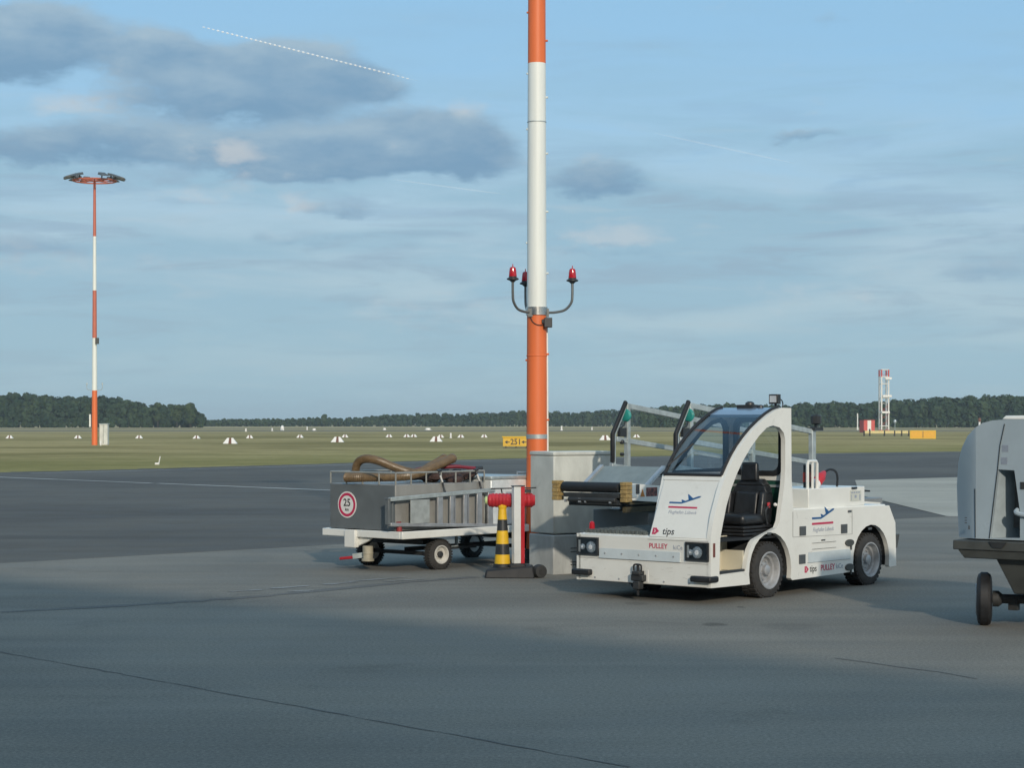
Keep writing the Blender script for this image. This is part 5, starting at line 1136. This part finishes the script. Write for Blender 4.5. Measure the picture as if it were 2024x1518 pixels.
def crown(q, x, y, h, w, n, size, base=.12):
    """leaf clumps over several lobes"""
    lobes = []
    for i in range(rng.randint(6, 9)):
        t = rng.random(); zc_ = h * (base + .16 + (.92 - base - .2) * t); rr_ = w * (.55 - .33 * abs(t - .35)) * rng.uniform(.75, 1.1)
        an = rng.uniform(0, 6.28); of = (w * .62 - rr_) * rng.uniform(.2, 1.0) if t < .85 else rng.uniform(0, w * .12)
        lobes.append((x + math.cos(an) * of, y + math.sin(an) * of, zc_, rr_))
    lobes.append((x + rng.uniform(-.1, .1) * w, y, h * .86, h * .14))
    for i in range(n):
        lx, ly, lz, lr_ = rng.choice(lobes)
        v = Vector((rng.gauss(0, 1), rng.gauss(0, 1), rng.gauss(0, 1))).normalized(); rad = lr_ * (rng.random() ** .33)
        p = Vector((lx, ly, lz)) + Vector((v.x * rad, v.y * rad, v.z * rad * .85))
        if p.z > h: p.z = h - rng.random() * .4
        if p.z < .3: p.z = .3 + rng.random()
        nn = (v + Vector((rng.gauss(0, .32), rng.gauss(0, .32), rng.gauss(0, .32) + .3))).normalized(); u = nn.orthogonal().normalized(); w2 = nn.cross(u); a = rng.uniform(0, 6.28)
        u, w2 = u * math.cos(a) + w2 * math.sin(a), w2 * math.cos(a) - u * math.sin(a); s_ = size * rng.uniform(.6, 1.3)
        o = len(q.v); q.v += [p - u * s_ - w2 * s_ * .6, p + u * s_ * .9 - w2 * s_ * .7, p + u * s_ * .8 + w2 * s_ * .65, p - u * s_ * .7 + w2 * s_ * .75]
        q.f.append([o, o + 1, o + 2, o + 3]); q.fm.append(0)
def prof_z(profile, px):
    for (x0, y0), (x1, y1) in zip(profile, profile[1:]):
        if x0 <= px <= x1: return y0 + (y1 - y0) * (px - x0) / (x1 - x0)
    return profile[-1][1] if px > profile[-1][0] else profile[0][1]
def raw_build(q, name, mats, parent=None):
    me = bpy.data.meshes.new(name); me.from_pydata(q.v, [], q.f)
    for m in mats: me.materials.append(m)
    me.polygons.foreach_set('material_index', q.fm); o = bpy.data.objects.new(name, me); COL.objects.link(o)
    if parent is not None: o.parent = parent
    return o
def trunk(q, x, y, h, r, mi=1):
    o = len(q.v); n = 6
    for z, rr_ in ((0, r * 1.2), (h * .25, r), (h * .6, r * .6), (h * .85, r * .2)):
        for k in range(n): q.v.append(Vector((x + rr_ * math.cos(k * 2 * math.pi / n), y + rr_ * math.sin(k * 2 * math.pi / n), z)))
    for i in range(3):
        for k in range(n): q.f.append([o + i * n + k, o + i * n + (k + 1) % n, o + (i + 1) * n + (k + 1) % n, o + (i + 1) * n + k]); q.fm.append(mi)
def wood(name, label, profile, x0, x1, d, step, rows, n, size, wmul=1.0, mats=None):
    q = MB()
    for r_ in range(rows):
        dd = d + r_ * 9; px = x0
        while px < x1:
            X_ = (px - CX) / F * dd + rng.uniform(-1, 1); Y_ = dd + rng.uniform(-3, 3)
            top = H + (HY - prof_z(profile, px)) / F * dd
            hh = top * (rng.uniform(.88, 1.03) if r_ else rng.uniform(.70, .96)); w_ = min(hh * .42, 5.2) * rng.uniform(.85, 1.2) * wmul
            crown(q, X_, Y_, hh, w_, n if r_ < 2 else n // 2, size); trunk(q, X_, Y_, hh, .22)
            px += step / dd * F * rng.uniform(.7, 1.3)
        if r_ == 0:                                    # undergrowth along the edge
            px = x0
            while px < x1:
                X_ = (px - CX) / F * (d - 6); crown(q, X_, d - 6 + rng.uniform(-2, 2), rng.uniform(2.6, 4.8), rng.uniform(2.4, 3.8), n // 3, size * .9, 0); px += 2.6 / d * F
    o = raw_build(q, name, mats or [M_leafA, M_bark]); tag(o, label, 'wood', None, 'stuff'); return o
PL = [(-200, 776), (0, 778), (35, 775), (90, 780), (140, 782), (180, 785), (215, 780), (260, 790), (290, 800), (310, 797), (330, 799), (350, 801), (372, 798), (384, 806), (394, 817), (402, 830), (406, 836)]
PMID = [(380, 832), (470, 828), (520, 828), (600, 827), (640, 824), (660, 826), (700, 825), (760, 820), (830, 817), (900, 818), (960, 815), (1040, 812), (1090, 812), (1120, 815), (1150, 812), (1200, 810), (1340, 806)]
PR = [(1280, 806), (1330, 800), (1380, 797), (1560, 799), (1600, 794), (1660, 793), (1700, 795), (1750, 793), (1800, 788), (1850, 785), (1900, 782), (1960, 780), (2024, 778), (2300, 774)]
wood('near_wood', 'dark broadleaf wood beyond the grass at the left', PL, -190, 400, 790, 3.6, 4, 640, .66, 1.25)
wood('far_wood', 'low bluish far wood along the horizon behind the orange mast', PMID, 380, 1340, 1080, 3.2, 3, 240, .66, 1.5)
wood('right_wood', 'dark broadleaf wood beyond the lattice tower at the right', PR, 1275, 2230, 800, 3.6, 4, 560, .66, 1.25)
def tree(px, topy, d, w_, label, n=900):
    X_ = (px - CX) / F * d; hh = H + (HY - topy) / F * d
    o = empty('broadleaf_tree', (X_, d, 0), label, 'tree', 'single trees along the wood edges')
    q = MB(); crown(q, 0, 0, hh, w_, n, .55, .06); raw_build(q, 'crown', [M_leafB], o); q = MB(); trunk(q, 0, 0, hh, .28, 0); raw_build(q, 'trunk', [M_bark], o)
tree(376, 796, 774, 5.2, 'rounded tree near the right end of the near left wood', 1500)
tree(350, 799, 776, 4.8, 'lighter green tree second from the right end of the near left wood')
tree(312, 794, 779, 3.3, 'tree with a peaked top standing out of the near left wood')
tree(641, 819, 1060, 3.2, 'round tree rising above the far wood, left of the brown hoses')

# ------------------------------------------------------------------ contrails
M_trail = bpy.data.materials.new('contrail_vapour'); M_trail.use_nodes = True; t = NT(M_trail.node_tree); b = t.n['Principled BSDF']; b.inputs['Base Color'].default_value = (.95, .97, 1, 1); b.inputs['Roughness'].default_value = 1; b.inputs['Alpha'].default_value = .5
M_faint = bpy.data.materials.new('faint_vapour'); M_faint.use_nodes = True; b = M_faint.node_tree.nodes['Principled BSDF']; b.inputs['Base Color'].default_value = (.9, .95, 1, 1); b.inputs['Roughness'].default_value = 1; b.inputs['Alpha'].default_value = .07
def skyp(px, py, Y): return Vector(((px - CX) / F * Y, Y, H + (HY - py) / F * Y))
def trail(p0, p1, Y, n, r, mat, label, dash=.6):
    a, b_ = skyp(*p0, Y), skyp(*p1, Y); q = MB(); d = b_ - a
    for k in range(n):
        s_ = a + d * (k / n); e = s_ + d * (dash / n); m_ = (s_ + e) / 2; rr = r * (1.0 if 2 < k < n - 4 or n < 5 else .6)
        q.tube([s_, s_ + (m_ - s_) * .35, m_, e - (e - m_) * .35, e], [rr * .15, rr * .8, rr, rr * .8, rr * .15], 8)
    o = q.build('contrail', mat); tag(o, label, 'contrail'); return o
trail((400, 52), (812, 156), 5000, 44, 2.4, M_trail, 'bright dashed white contrail across the grey cloud at the upper left')
trail((404, 53), (830, 160), 5000, 1, 2.0, M_faint, 'faint thin haze line running along the dashed contrail at the upper left', 1.0)
trail((1292, 262), (1570, 322), 5000, 1, 2.2, M_faint, 'faint thin contrail in the pale sky right of the tall mast', 1.0)
trail((775, 354), (1000, 384), 5000, 1, 2.2, M_faint, 'faint thin contrail below the dark cloud left of the tall mast', 1.0)

# ------------------------------------------------------------------ unseen terminal block, added behind the camera to cast the foreground shade
TF = Frame((-0.30, -0.42), 136.0)               # facade runs with the apron grid, viewpoint just in front of it
tm = TF.root('added_shade_terminal', (0, 8), 'unseen pale flat-roofed terminal block added behind the viewpoint to shade the foreground', 'building')
q = MB(); q.box((-46, .02, 0), (40, 18, 8.0)); q.build('wall', pm('facade_panel', (.55, .56, .56), .5, 0, .05, .4), tm)
q = MB(); q.box((-46.3, -.10, 8.004), (40.3, 18.3, 8.3)); q.build('roof', M_galv, tm)
for k in range(16):
    for z0 in (.6, 4.4):
        w_ = MB(); xx = -44 + k * 5.2; w_.box((xx, -.03, z0), (xx + 3.8, .017, z0 + 2.7)); w_.build('window', M_blackpl, tm)

# ------------------------------------------------------------------ haze
hz = MB(); hz.box((-7000, -500, -1), (7000, 9200, 60)); 
hm = bpy.data.materials.new('haze'); hm.use_nodes = True; t = NT(hm.node_tree); t.n.clear()
o_ = t.new('ShaderNodeOutputMaterial'); pv = t.new('ShaderNodeVolumePrincipled'); pv.inputs['Color'].default_value = (.78, .92, 1.0, 1); pv.inputs['Density'].default_value = .00016
t.k.new(pv.outputs[0], o_.inputs['Volume'])
ho = hz.build('haze', hm); tag(ho, kind='stuff')
